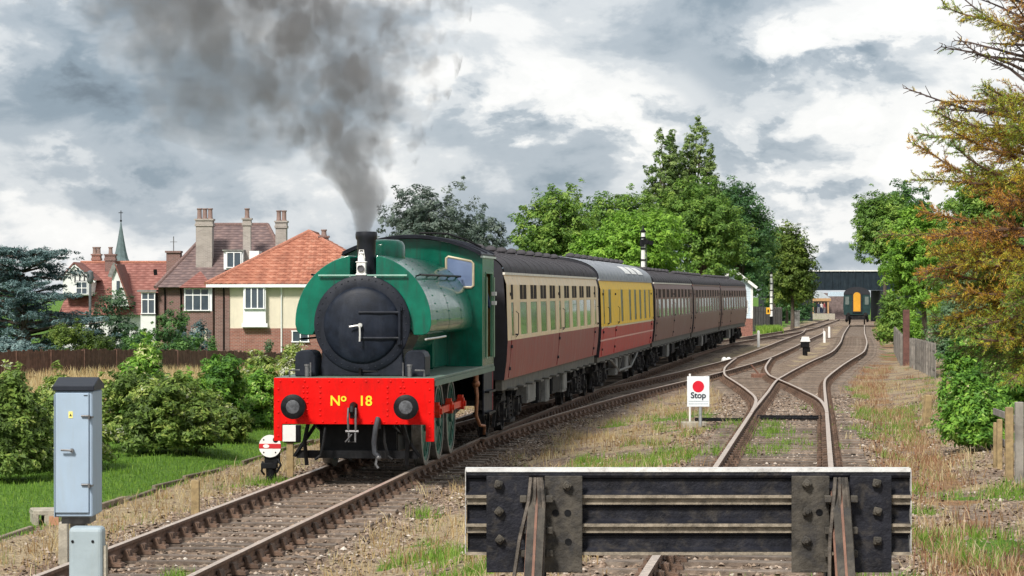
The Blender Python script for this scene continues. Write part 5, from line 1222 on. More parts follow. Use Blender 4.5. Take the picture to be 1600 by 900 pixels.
def house_orange():
    Y = 152.0; X = lambda px: PX(px, Y); Z = lambda py: PZ(py, Y); gz = -2.3
    h = thing('tiled_house', 'cream rendered house with bright orange hipped pantile roof', 'house', (X(470), Y, gz)); ox = X(470)
    x0, x1 = X(336) - ox, X(606) - ox; ze = Z(446) - gz; zm = Z(513) - gz; D = 9.5; tz = lambda py: Z(py) - gz
    q = MB(); q.box(x0+.78, x1, 0, D, zm, ze+.05); q.build('rendered_wall', RENDER, h); q = MB(); q.box(x0+.75, x1+.03, -.035, D, -.5, zm); q.build('brick_wall', BRICK_R, h)
    q = MB(); q.box(x0, x0+.78, -.06, D, -.5, ze+.03); q.build('brick_pier', BRICK_B, h)
    za = tz(359); e = .45
    xa = X(472) - ox; A = (x0-e, -e, ze+.08); B = (x1+e, -e, ze+.08); P = (xa, 5.0, za); P2 = (xa, 12, za)
    rf = tiled('roof', PANTILE, A, B, P, P, h)
    tiled('roof_slope', PANTILE, (x0-e, D+7, ze+.08), A, P, P2, h); tiled('roof_slope', PANTILE, B, (x1+e, D+7, ze+.08), P2, P, h)
    ridge(rf, [A, P], .13, RIDGEM); ridge(rf, [B, P], .13, RIDGEM); ridge(rf, [P, P2], .13, RIDGEM)
    q = MB(); q.box(x0-e+.02, x1+e, -e-.06, -e+.06, ze-.10, ze+.06); q.build('gutter', UPVC, h); q = MB(); q.box(x0-e+.02, x1+e, -e, .05, ze-.02, ze+.02); q.build('soffit', UPVC, h)
    bx0, bx1 = X(381) - ox, X(416) - ox
    q = MB(); q.box(bx0, bx1, -.35, .0, tz(505), tz(482)); q.box(bx0-.08, bx1+.10, -.42, .0, tz(511), tz(505)); q.box(bx0, bx0+.06, -.35, 0, tz(482), tz(450)); q.box(bx1-.06, bx1, -.35, 0, tz(482), tz(450)); q.build('bay_window', UPVC, h)
    window(h, bx0+.10, bx1-.10, tz(481), tz(450), -.36, 3)
    window(h, X(457) - ox, X(482) - ox, tz(533), tz(518), -.06, 2)
    for px in (350, 440): downpipe(h, X(px)-ox, 0, 0, ze-.05, UPVC if px > 400 else DKBLACK)
    chimney(h, X(491)-ox, X(504)-ox, 4.2, 4.75, ze+.6, tz(366), BRICK_B, 1, .35)
    q = MB(); q.box(X(490)-ox-.12, X(505)-ox+.12, 2.9, 3.2, tz(408), tz(405)); q.build('chimney_flashing', UPVC, h)
def downpipe(parent, x, y, z0, z1, mt):
    q = MB(); q.tube([(x, y-.25, z1), (x, y-.08, z1-.25), (x, y-.08, z0)], .045, 6); q.build('downpipe', mt, parent)
def house_brown():
    Y = 172.0; X = lambda px: PX(px, Y); gz = -2.4; ox = X(330); tz = lambda py: PZ(py, Y) - gz; xx = lambda px: X(px) - ox
    h = thing('brown_roofed_house', 'large house with dark brown tiled roof and three tall chimneys', 'house', (ox, Y, gz))
    ze = tz(449); zr = tz(348)
    q = MB(); q.box(xx(247), xx(436), 0, 9, -.5, ze); q.build('wall', BRICK_B, h)
    A, B, Cc, D = (xx(244), -.5, ze), (xx(470), -.5, ze), (xx(407), 5, zr), (xx(322), 5, zr)
    rf = tiled('roof', PLAINBR, A, B, Cc, D, h, .2, .26, 0, .025); tiled('roof_slope', PLAINBR, B, (xx(470), 10.5, ze), Cc, Cc, h, .2, .26, 0, .025); tiled('roof_slope', PLAINBR, (xx(244), 10.5, ze), A, D, D, h, .2, .26, 0, .025)
    ridge(rf, [D, Cc], .12, RIDGEB); ridge(rf, [A, D], .12, RIDGEB); ridge(rf, [Cc, B], .12, RIDGEB)
    chimney(h, xx(302.5), xx(328), 1.2, 2.3, ze, tz(341), BRICK_P, 3, .65); chimney(h, xx(377), xx(389), 1.0, 1.6, ze, tz(340), BRICK_P, 1, .6); chimney(h, xx(424), xx(441), 3.0, 4, ze, tz(343), BRICK_P, 2, .65)
    for px in (258, 283, 340): downpipe(h, xx(px), 0, 0, ze-.05, DKBLACK)
    q = MB(); q.box(xx(252), xx(274), 2.5, 3.5, ze, tz(394)); q.box(xx(250), xx(275), 2.4, 3.6, tz(394), tz(391)); q.build('parapet_stack', BRICK_B, h)
    q = MB(); q.tube([(xx(262), 3, tz(392)), (xx(262), 3, tz(368))], .03, 5); q.box(xx(262)-.2, xx(262)+.22, 2.97, 3.03, tz(377), tz(377)+.03); q.build('aerial', DULLSTEEL, h)
    # dormer with its own small flat roof
    q = MB(); q.box(xx(349), xx(379), 0.2, 3.5, tz(421), tz(392)); q.build('dormer', UPVC, h); window(h, xx(354), xx(376), tz(417), tz(395), .18, 2); q = MB(); q.box(xx(347), xx(381), 0.05, 3.6, tz(392), tz(390)); q.build('dormer_roof', GREYBOX, h)
    q = MB(); q.box(xx(389), xx(404), 0.2, 3.5, tz(421), tz(392)); q.build('dormer', UPVC, h)
    # bays on the front
    q = MB(); q.box(xx(288), xx(335), -1.0, 0, -.5, tz(486)); q.build('bay_wall', BRICK_B, h); q = MB(); q.box(xx(290), xx(333), -.95, -.05, tz(486), tz(450)); q.build('bay_window', mat('bay_dark', (.12, .12, .12), .5), h)
    window(h, xx(292), xx(329), tz(484), tz(452), -1.0, 3, 1, tz(461)); q = MB(); q.box(xx(328), xx(334), -1.02, -.9, tz(486), tz(450)); q.build('bay_post', UPVC, h)
    tiled('bay_roof', PLAINRED, (xx(284), -1.4, ze-.02), (xx(338), -1.4, ze-.02), (xx(312), .6, tz(424)), (xx(311), .6, tz(424)), h, .2, .26, 0, .025)
    q = MB(); q.box(xx(305), xx(326), -1.05, -.99, tz(540), tz(512)); q.build('door', RENDER, h)
    q = MB(); q.box(xx(221), xx(244), -.4, 1.2, -.5, tz(492)); q.build('bay_wall', RENDERW, h); q = MB(); q.box(xx(222.5), xx(243.5), -.35, 1.1, tz(492), tz(457)); q.build('bay_window', mat('bay_dark', (.12, .12, .12), .5), h)
    window(h, xx(223), xx(243), tz(489), tz(458), -.4, 2, 1, tz(468)); q = MB(); q.box(xx(216), xx(246), -.6, 1.3, tz(456), tz(453)); q.build('bay_roof', GREYBOX, h)
    q = MB(); q.tube([(xx(244), -.2, tz(430)), (xx(243), -.2, tz(421))], .12, 6); q.build('floodlight', DKBLACK, h)
def house_red():
    Y = 195.0; X = lambda px: PX(px, Y); gz = -2.4; ox = X(180); tz = lambda py: PZ(py, Y) - gz; xx = lambda px: X(px) - ox
    h = thing('red_roofed_house', 'white gabled house with steep red tiled roof left of the brown one', 'house', (ox, Y, gz))
    ze, zr = tz(492), tz(409)
    q = MB(); q.box(xx(95), xx(252), 0, 8, -.5, ze); q.build('wall', RENDERW, h)
    rf = tiled('roof', PLAINRED, (xx(92), -.4, ze), (xx(256), -.4, ze), (xx(254), 4, zr), (xx(112), 4, zr), h, .2, .26, 0, .025); tiled('roof_slope', PLAINRED, (xx(256), 8.4, ze), (xx(92), 8.4, ze), (xx(112), 4, zr), (xx(254), 4, zr), h, .2, .26, 0, .025)
    ridge(rf, [(xx(112), 4, zr), (xx(254), 4, zr)], .11, RIDGEM)
    # left dormer gable with dark timbers
    ya = -.5; g0, g1, gp = xx(100), xx(149), xx(118)
    q = MB(); q.prism([(g0, tz(462)), (g1-.25, tz(462)), (g1-.25, tz(441)), (gp, tz(416)), (g0, tz(436))], 'y', ya, 3.2); q.build('gable_wall', RENDERW, h)
    window(h, xx(121), xx(138), tz(459), tz(441), ya-.01, 2, 1, tz(450), .05)
    for (a, b) in (((gp, tz(412)), (g1+.1, tz(440))), ((gp, tz(412)), (g0-.2, tz(438)))):
        q = MB(); q.bar((a[0], ya-.12, a[1]), (b[0], ya-.12, b[1]), .06, .2); q.build('bargeboard', UPVC, h); q = MB(); q.bar((a[0], ya+1.6, a[1]+.08), (b[0], ya+1.6, b[1]+.08), 3.6, .09); q.build('gable_roof', PLAINRED, h)
    q = MB()
    for k in range(5): x = xx(119)+k*.32; q.box(x-.045, x+.045, ya-.03, ya-.001, tz(440), tz(440)+.75-.10*k)
    q.box(xx(118), xx(141), ya-.035, ya-.001, tz(440)-.04, tz(440)+.06); q.build('timbering', mat('timber_dark', (.05, .05, .055), .8), h)
    # narrow white gable in the middle
    q = MB(); q.prism([(xx(180), tz(478)), (xx(207), tz(478)), (xx(185.5), tz(416)), (xx(180), tz(436))], 'y', -1.6, 2.5); q.build('gable_wall', RENDERW, h)
    q = MB(); q.bar((xx(185.5), -1.75, tz(412)), (xx(177), -1.75, tz(433)), .08, .3); q.build('bargeboard', GREYBOX, h); q = MB(); q.bar((xx(185.5), .4, tz(413)), (xx(209), .4, tz(478)), 4.4, .10); q.build('gable_roof', PLAINRED, h)
    q = MB(); q.box(xx(187.2), xx(192), -1.66, -1.6, tz(458), tz(439)); w = q.build('window', WGLASS, h)
    chimney(h, xx(128.5), xx(141), 4.5, 5.3, ze, tz(395.5), BRICK_R, 2, .5); chimney(h, xx(153.5), xx(169), 3.2, 4, ze, tz(396), BRICK_B, 1, .5)
    q = MB(); q.lathe([(.09, 0), (.09, 4), (.2, 4.1), (.24, 4.4), (.2, 4.8), (.05, 4.9), (.001, 4.9)], (xx(151), -3, tz(425)-4.8), 'z', 10); q.build('vent_pipe', mat('pipe_grey', (.10, .11, .12), .7), h)
house_orange(); house_brown(); house_red()
def church():
    Y = 330.0; X = PX(189, Y); r = thing('church_spire', 'slender grey church spire with weathervane beyond the red roofs', 'spire', (X, Y, -3))
    SP = mat('spire_slate', (.10, .14, .15), .8, 0, .2, 2); z = lambda py: PZ(py, Y) + 3
    q = MB(); q.lathe([(1.15, z(430)), (1.12, z(411)), (.85, z(404)), (.62, z(392)), (.36, z(373)), (.14, z(355)), (.05, z(347))], (0, 0, 0), 'z', 8, False); q.build('spire', SP, r)
    q = MB(); q.box(-.95, .95, -.95, .95, 0, z(411)); q.build('tower', BRICK_P, r)
    q = MB(); q.tube([(0, 0, z(350)), (0, 0, z(329))], .05, 6); q.box(-.28, .22, -.02, .02, z(333), z(333)+.08); q.sphere((0, 0, z(345)), .13, 8, 6); q.build('weathervane', DKBLACK, r)
church()
# ------------------------------------------------------------------ vegetation
def leafmat(name, stops, trans=.35, rough=.55):
    t = NT(name); c = t.ramp(t.attr('tint'), stops)
    t.put(t.b.inputs['Base Color'], c); t.b.inputs['Roughness'].default_value = rough; t.b.inputs['Specular IOR Level'].default_value = .35
    tr = t.n('ShaderNodeBsdfTranslucent'); t.L.new(c, tr.inputs[0]); mx = t.n('ShaderNodeMixShader'); mx.inputs[0].default_value = trans
    t.L.new(t.b.outputs[0], mx.inputs[1]); t.L.new(tr.outputs[0], mx.inputs[2]); t.L.new(mx.outputs[0], t.out.inputs[0]); return t.m
LEAF = {
 'mid': leafmat('leaf_mid', [(0, (0.058, 0.121, 0.024)), (.5, (0.143, 0.273, 0.045)), (1, (0.312, 0.438, 0.081))]),
 'bright': leafmat('leaf_bright', [(0, (0.078, 0.183, 0.020)), (.5, (0.186, 0.365, 0.038)), (1, (0.370, 0.585, 0.086))]),
 'dark': leafmat('leaf_dark', [(0, (0.026, 0.072, 0.030)), (.5, (0.060, 0.149, 0.048)), (1, (0.135, 0.264, 0.065))]),
 'olive': leafmat('leaf_olive', [(0, (.045, .085, .015)), (.5, (.125, .195, .032)), (1, (.26, .33, .06))]),
 'grey': leafmat('leaf_smoke_haze', [(0, (0.051, 0.080, 0.065)), (.5, (0.109, 0.152, 0.123)), (1, (0.217, 0.261, 0.217))]),  # greyed leaf colour stands in for smoke haze before these trees
 'poplar': leafmat('leaf_poplar', [(0, (0.070, 0.135, 0.039)), (.5, (0.166, 0.259, 0.069)), (1, (0.352, 0.451, 0.157))]),
 'blue': leafmat('leaf_cedar', [(0, (0.029, 0.065, 0.065)), (.5, (0.080, 0.145, 0.145)), (1, (0.246, 0.341, 0.334))], .1),
 'shrub': leafmat('leaf_shrub', [(0, (0.045, 0.100, 0.054)), (.5, (0.109, 0.200, 0.100)), (1, (0.236, 0.344, 0.164))]),
 'hedge': leafmat('leaf_hedge', [(0, (0.049, 0.135, 0.024)), (.5, (0.135, 0.305, 0.037)), (.85, (0.319, 0.539, 0.073)), (1, (0.620, 0.620, 0.319))]),
 'bramble': leafmat('leaf_bramble', [(0, (0.070, 0.117, 0.027)), (.45, (0.177, 0.283, 0.053)), (.75, (0.378, 0.448, 0.106)), (1, (0.620, 0.620, 0.565))]),
}
BARK = mat('bark', (.085, .065, .05), .9, 0, .35, 5, .5, 20)
def leaf_mesh(name, P, N, size, tint, mt, aspect=.55):
    n = len(P); N = N / np.maximum(np.linalg.norm(N, axis=1, keepdims=True), 1e-6)
    r = RNG.normal(size=(n, 3)); T = np.cross(N, r); T /= np.maximum(np.linalg.norm(T, axis=1, keepdims=True), 1e-6); B = np.cross(N, T)
    s = (size * np.clip(np.exp(RNG.normal(-.02, .36, n)), .4, 2.0))[:, None]
    k = RNG.uniform(-.35, .35, (n, 1))
    V = np.stack([P - T*s*.5 - B*s*aspect*.42, P - T*s*.5*k + B*s*aspect*.62 + N*s*.05, P + T*s*.62], 1).reshape(-1, 3)
    return np_mesh(name, V, np.arange(3*n).reshape(n, 3), mt, {'tint': np.repeat(tint, 3)})
def clumps(centers, radii, per, flat=.75):
    """leaf positions in small clumps round the centers; returns P, outward N, clump id"""
    n = len(centers); P = RNG.normal(size=(n, per, 3)); P *= (RNG.random((n, per, 1)) ** .33) / np.maximum(np.linalg.norm(P, axis=2, keepdims=True), 1e-6)
    N = P.copy(); P = P * radii[:, None, None] * np.array([1, 1, flat]) + centers[:, None]
    return P.reshape(-1, 3), N.reshape(-1, 3), np.repeat(np.arange(n), per)
def crown_lobes(n, w, d, h, cz, seed, top=0.0):
    rr = np.random.default_rng(seed); L = []
    for i in range(n):
        u = rr.normal(size=3); u /= np.linalg.norm(u); u[2] = u[2]*.9 + (.15 if i % 2 else 0); r = rr.uniform(.22, .34) if i else .38; q = rr.uniform(.82, 1.12) if i else 0
        L.append((u[0]*w*(.5-r)*q, u[1]*d*(.5-r)*q, cz + u[2]*h*(.5-r)*q, r*w, r*d, r*h))
    return L
def bush_lobes(n, w, d, h, seed):
    rr = np.random.default_rng(seed); L = []
    for i in range(n):
        a = rr.uniform(0, 6.28); q = math.sqrt(rr.random())*.36; x, y = math.cos(a)*q*w, math.sin(a)*q*d; hh = h*rr.uniform(.62, 1.0)*(1 - .45*(q/.36)**2); r = rr.uniform(.15, .24)
        L.append((x, y, hh*.27, r*w, r*d, hh*.30)); L.append((x*.95, y*.95, hh*.70, r*w*.9, r*d*.9, hh*.32))
    return L
def make_tree(name, label, cat, X, Y, gz, lobes, kind, leaf, nclump, per, group=None, crad=.5, trunk_h=None, trunk_r=.17, limbs=True, hue=0.0, shell=.55, flat=.75, holes=0.0, ang=0.0):
    r = thing(name, label, cat, (X, Y, gz), 0, group); vol = np.array([l[3]*l[5] for l in lobes]); vol = vol/vol.sum()
    C3 = []; O = []; LT = []; nclump = int(nclump*1.40)
    for l, v in zip(lobes, vol):
        m = max(3, int(nclump*v)); u = RNG.normal(size=(m, 3)); u /= np.linalg.norm(u, axis=1, keepdims=True); u[:, 2] = np.where(u[:, 2] < -.35, -u[:, 2], u[:, 2])
        q = shell + (1-shell)*RNG.random((m, 1))**.6; C3.append(u*q*np.array(l[3:6]) + np.array(l[:3])); O.append(u); LT.append(np.full(m, RNG.normal(0, .13)))
    C3 = np.concatenate(C3); O = np.concatenate(O); LT = np.concatenate(LT)
    # stray sprays that break the outline
    ns = max(6, len(C3)//6); pick = RNG.integers(0, len(C3), ns); ctr = C3.mean(0); sp = C3[pick] + O[pick]*RNG.uniform(.5, 1.7, (ns, 1))*crad + np.array([0, 0, .35])*RNG.random((ns, 1))*crad
    C3 = np.concatenate([C3, sp]); O = np.concatenate([O, O[pick]]); LT = np.concatenate([LT, LT[pick]]); cr_ = crad*RNG.uniform(.55, 1.25, len(C3)); cr_[-ns:] *= .62
    P, N, cid = clumps(C3, cr_, per, flat); keep = (cid < len(C3)-ns) | (RNG.random(len(cid)) < .5); P, N, cid = P[keep], N[keep], cid[keep]
    cb = RNG.normal(.5 + hue, .15, len(C3)) + LT; tint = np.clip(cb[cid] + RNG.normal(0, .13, len(P)), 0, 1)
    N = N*.5 + O[cid]*.7 + np.array([0, 0, .55]) + RNG.normal(0, .45, N.shape)
    link('crown', leaf_mesh('crown', P, N, leaf, tint, LEAF[kind]), None, r)
    if limbs:
        b = MB(); th = trunk_h or min(l[2] for l in lobes); zc = np.mean([l[2] for l in lobes])
        b.tube([(0, 0, -.4), (.05, 0, th*.4), (0, .05, th), (0, 0, (th+zc)/2 + .3)], [trunk_r*1.3, trunk_r, trunk_r*.8, trunk_r*.5], 8)
        for l in lobes:
            s = Vector((0, 0, th*random.uniform(.75, 1.0))); e = Vector((l[0], l[1], l[2]+l[5]*.35)); m = (s+e)/2 + Vector((0, 0, .15*(e-s).length)); b.tube([s, m, e], [trunk_r*.45, trunk_r*.28, trunk_r*.08], 5)
        b.build('trunk', BARK, r)
    return r
def tree_px(name, label, cat, pxa, pxb, pyt, pyb, Y, kind, leaf, nclump, per, nl=11, seed=1, depth=None, group='trees behind the train', bush=False, **k):
    """a tree whose crown fills the given extent at distance Y, standing on the ground below"""
    X = PX((pxa+pxb)/2, Y); gz = float(ground_z(X, Y, False)); w = (pxb-pxa)/F*Y; zt, zb = PZ(pyt, Y)-gz, PZ(pyb, Y)-gz
    L = bush_lobes(nl, w, depth or w*.9, zt, seed) if bush else crown_lobes(nl + 6, w, depth or w*.9, zt-zb, (zt+zb)/2, seed)
    return make_tree(name, label, cat, X, Y, gz, L, kind, leaf, nclump, per, group, **k)
# --- trees behind the train
tree_px('broadleaf_tree', 'hazy grey green tree behind the locomotive dome and cab roof', 'tree', 578, 772, 276, 470, 150, 'grey', .15, 300, 46, 12, 3, crad=.30, holes=.2)
tree_px('broadleaf_tree', 'low grey shrubby tree above the roof of the first coach', 'tree', 680, 800, 322, 470, 156, 'grey', .15, 170, 44, 8, 8, crad=.30)
tree_px('broadleaf_tree', 'leafy green tree with airy left edge behind the first coach', 'tree', 784, 960, 288, 500, 165, 'mid', .17, 420, 46, 12, 12, crad=.36)
tree_px('broadleaf_tree', 'rounded mid green tree left of the tall poplars', 'tree', 872, 1070, 286, 500, 178, 'mid', .17, 460, 48, 12, 14, crad=.40, hue=-.03)
tree_px('broadleaf_tree', 'broad dense green tree directly below the poplars', 'tree', 1000, 1190, 270, 500, 186, 'mid', .18, 520, 50, 13, 21, crad=.42, hue=.02)
tree_px('broadleaf_tree', 'fresh light green tree right behind the yellow coach', 'tree', 885, 1110, 320, 510, 150, 'bright', .16, 560, 52, 13, 24, crad=.38, hue=-.04)
tree_px('broadleaf_tree', 'dark blue green tree behind the brown coaches', 'tree', 1085, 1225, 272, 515, 236, 'dark', .19, 620, 52, 13, 27, crad=.45, hue=.05)
tree_px('broadleaf_tree', 'dark bushy tree behind the signal box roof', 'tree', 1060, 1200, 372, 510, 242, 'dark', .19, 380, 50, 9, 29, crad=.45, hue=.12)
tree_px('broadleaf_tree', 'yellowish olive tree beside the bridge', 'tree', 1192, 1284, 340, 530, 275, 'olive', .22, 420, 48, 11, 31, crad=.5, hue=-.05)
tree_px('broadleaf_tree', 'dark spreading tree between the olive tree and the bridge', 'tree', 1190, 1268, 380, 530, 330, 'dark', .25, 330, 46, 10, 33, crad=.6, hue=.12)
tree_px('garden_shrub', 'dark undergrowth filling the corner left of the bridge', 'shrub', 1200, 1266, 440, 512, 350, 'dark', .26, 330, 46, 9, 34, crad=.6, group='trees behind the train', limbs=False, bush=True, hue=-.1)
tree_px('broadleaf_tree', 'shadowy tree behind the slim signal post', 'tree', 1165, 1255, 332, 540, 300, 'dark', .24, 380, 48, 10, 36, crad=.55, hue=.1)
def poplar(label, pxa, pxb, pyt, Y, seed, lean):
    rr = np.random.default_rng(seed); X = PX((pxa+pxb)/2, Y); gz = float(ground_z(X, Y, False)); w = (pxb-pxa)/F*Y; h = PZ(pyt, Y) - gz; L = []
    for k in range(9):
        x = (-.40 + .80*k/8 + rr.normal(0, .03))*w; y = rr.uniform(-.3, .3)*w; top = h*(1 - .22*(abs(x)/(.4*w))**1.5)*rr.uniform(.93, 1.0)
        for j in range(6):
            f = j/5; z = h*.52 + (top - h*.52)*f*.93; rx = w*(.21 - .10*f)*rr.uniform(.8, 1.25); L.append((x + lean*w*f + rr.normal(0, .03)*w, y, z, rx, rx, (top-h*.52)*.15))
    return make_tree('poplar_tree', label, 'tree', X, Y, gz, L, 'poplar', .15, 620, 32, 'trees behind the train', crad=.21, shell=.25, trunk_h=h*.5, trunk_r=.16)
poplar('left and shorter of the two tall poplars above the other trees', 1006, 1082, 205, 190, 16, -.05)
poplar('right and taller of the two tall poplars above the other trees', 1048, 1122, 188, 193, 19, .0)
# --- trees on the right
tree_px('broadleaf_tree', 'green tree right of the bridge behind the siding', 'tree', 1326, 1438, 286, 462, 262, 'mid', .22, 560, 50, 12, 35, crad=.50, group='trees on the right bank', hue=.02)
tree_px('broadleaf_tree', 'tall dark leaved tree behind the right hand green tree', 'tree', 1345, 1470, 270, 470, 285, 'dark', .24, 360, 46, 10, 37, crad=.5, group='trees on the right bank', hue=.2)
tree_px('broadleaf_tree', 'bright green tree left of the conifer on the right bank', 'tree', 1368, 1520, 305, 570, 170, 'bright', .17, 560, 52, 12, 39, crad=.38, group='trees on the right bank', hue=-.08)
tree_px('broadleaf_tree', 'green tree largely hidden behind the conifer', 'tree', 1440, 1660, 250, 560, 120, 'mid', .14, 560, 54, 12, 41, crad=.34, group='trees on the right bank')
tree_px('garden_shrub', 'green shrub growing over the far paling fence on the right', 'shrub', 1372, 1428, 440, 530, 160, 'mid', .13, 260, 44, 8, 43, crad=.30, group='shrubs on the right bank', limbs=False, bush=True)
tree_px('garden_shrub', 'small bright shrub beside the tall brown post', 'shrub', 1419, 1447, 470, 515, 122, 'bright', .10, 90, 40, 5, 45, crad=.22, group='shrubs on the right bank', limbs=False, bush=True)
tree_px('bramble_bush', 'leafy bush at the right edge below the spruce branches', 'bush', 1530, 1650, 520, 690, 52, 'hedge', .075, 420, 46, 9, 48, crad=.17, group='bushes on the right bank', limbs=False, bush=True)
tree_px('bramble_bush', 'glossy green bramble bush below the conifer at the right fence', 'bush', 1478, 1580, 560, 700, 46, 'hedge', .075, 420, 46, 10, 47, crad=.16, group='bushes on the right bank', limbs=False, bush=True, hue=-.02)
tree_px('bramble_bush', 'bramble running back along the right fence behind the glossy bush', 'bush', 1462, 1560, 520, 620, 62, 'hedge', .085, 300, 44, 9, 49, crad=.18, group='bushes on the right bank', limbs=False, bush=True, hue=-.08)
tree_px('garden_shrub', 'dense green shrubs behind the bramble at the right edge', 'shrub', 1500, 1640, 440, 610, 70, 'shrub', .10, 420, 46, 9, 50, crad=.24, group='bushes on the right bank', limbs=False, bush=True)
tree_px('garden_shrub', 'leafy green thicket behind the paling fence and the conifer', 'shrub', 1452, 1600, 400, 545, 108, 'shrub', .10, 520, 46, 11, 52, crad=.26, group='bushes on the right bank', limbs=False, bush=True, hue=.08)
tree_px('broadleaf_tree', 'broad green tree cut by the right edge behind the spruce trunk', 'tree', 1545, 1760, 330, 575, 86, 'mid', .12, 460, 50, 11, 53, crad=.30, group='trees on the right bank')
tree_px('broadleaf_tree', 'taller dark tree further back, cut by the right edge', 'tree', 1560, 1790, 255, 560, 145, 'dark', .17, 460, 48, 11, 54, crad=.40, group='trees on the right bank', hue=.15)
tree_px('broadleaf_tree', 'dark tree behind the blue cedar at the left edge', 'tree', -130, 40, 418, 560, 205, 'dark', .20, 300, 46, 9, 55, crad=.45, group='garden trees on the left', hue=.1)
# --- left gardens
def cedar():
    Y = 124.0; X = PX(38, Y); gz = float(ground_z(X, Y, False)); r = thing('cedar_tree', 'spreading blue cedar at the left edge', 'tree', (X, Y, gz)); zt = PZ(386, Y) - gz
    b = MB(); b.tube([(0, 0, -.3), (.05, 0, 2), (0, 0, zt*.7)], [.3, .24, .06], 8); Cn = []; Od = []
    rr = random.Random(5)
    for i in range(120):
        z = rr.uniform(.6, zt*.97); a = rr.uniform(0, 6.28); ln = (3.9 - 2.3*max(0, (z/zt-.45))/.55) * rr.uniform(.6, 1.0); d = Vector((math.cos(a), math.sin(a), 0)); tip = d*ln + Vector((0, 0, z + rr.uniform(.0, .45)))
        b.tube([(0, 0, z-.1), d*ln*.5 + Vector((0, 0, z+.12)), tip], [.06, .04, .012], 5)
        for k in range(16):
            f = rr.uniform(.3, 1.04); c = Vector((0, 0, z)).lerp(tip, f) + Vector((rr.gauss(0, .28), rr.gauss(0, .28), rr.gauss(.06, .07))); Cn.append(c); Od.append(d)
    Cn = np.array([tuple(c) for c in Cn]); P, N, cid = clumps(Cn, RNG.uniform(.16, .34, len(Cn)), 34, .32); tint = np.clip(RNG.normal(.48, .16, len(Cn))[cid] + RNG.normal(0, .14, len(P)), 0, 1)
    link('crown', leaf_mesh('crown', P, N*.4 + np.array([0, 0, 1]) + RNG.normal(0, .5, N.shape), .13, tint, LEAF['blue'], .35), None, r); b.build('trunk', BARK, r)
cedar()
tree_px('garden_shrub', 'dense dark green rounded shrub in front of the brown house', 'shrub', 190, 322, 462, 556, 122, 'dark', .10, 300, 46, 8, 61, crad=.24, group='garden shrubs behind the board fence', limbs=False, bush=True, hue=.18)
tree_px('garden_shrub', 'mixed green shrub in front of the red roofed house', 'shrub', 105, 255, 448, 556, 126, 'shrub', .10, 300, 44, 8, 63, crad=.26, group='garden shrubs behind the board fence', limbs=False, bush=True, hue=-.04)
tree_px('garden_shrub', 'yellow green shrub right of the cedar', 'shrub', 60, 190, 480, 560, 119, 'olive', .10, 260, 42, 8, 65, crad=.25, group='garden shrubs behind the board fence', limbs=False, bush=True, hue=-.12)
tree_px('garden_shrub', 'grey green shrub below the cedar at the left edge', 'shrub', -40, 80, 508, 562, 117, 'blue', .10, 220, 40, 7, 67, crad=.24, group='garden shrubs behind the board fence', limbs=False, bush=True, hue=.05)
tree_px('garden_shrub', 'feathery blue green bush against the bay window of the brown house', 'shrub', 268, 326, 458, 530, 134, 'blue', .10, 140, 38, 6, 69, crad=.24, group='garden shrubs behind the board fence', limbs=False, bush=True)
tree_px('garden_shrub', 'small dark shrub at the corner of the orange roofed house', 'shrub', 322, 342, 520, 560, 130, 'dark', .09, 60, 36, 4, 71, crad=.2, group='garden shrubs behind the board fence', limbs=False, bush=True, hue=.15)
tree_px('garden_shrub', 'small round shrub in front of the orange roofed house', 'shrub', 408, 432, 528, 552, 122, 'shrub', .09, 60, 36, 4, 73, crad=.18, group='garden shrubs behind the board fence', limbs=False, bush=True)
# --- hedge of bushes along the line
HG = 'hedge bushes along the left of the line'
for (lab, a, b_, t, bt, Y, kind, sd, hue) in (
    ('leafy bush at the very left edge of the photo', -60, 85, 574, 760, 43.6, 'bramble', 81, -.10), ('pale flowering bush behind the tall grey cabinet', 10, 185, 568, 752, 46.4, 'bramble', 83, .04),
    ('tallest bramble bush right of the grey cabinet', 122, 322, 542, 735, 51.5, 'bramble', 85, -.06), ('bright green crown at the back of the tallest bramble', 165, 285, 531, 640, 56, 'hedge', 86, .05), ('dark tangled bush in the middle of the hedge', 190, 345, 580, 722, 51.0, 'bramble', 87, -.14),
    ('low leafy bush filling the hedge behind the dark tangled one', 255, 335, 572, 700, 56.5, 'hedge', 97, .0), ('dense bush filling the gap right of the round glossy one', 380, 440, 566, 672, 61, 'hedge', 99, .04),
    ('round glossy green bush in the hedge', 300, 396, 536, 688, 59, 'hedge', 89, -.02), ('low scrubby bush with pale twigs left of the locomotive', 366, 458, 550, 668, 64, 'bramble', 91, .12),
    ('pale flowering shrub next to the locomotive tank', 418, 505, 538, 668, 67, 'bramble', 93, .20), ('small bush at the grass edge below the round one', 285, 385, 598, 702, 55.5, 'bramble', 95, .0)):
    tree_px('hedge_bush', lab, 'bush', a, b_, t, bt, Y, kind, .068, 600, 50, 14, sd, group=HG, crad=.135, limbs=False, hue=hue-.03, shell=.5, bush=True, depth=2.2)
    _o = bpy.context.scene.objects[-1]
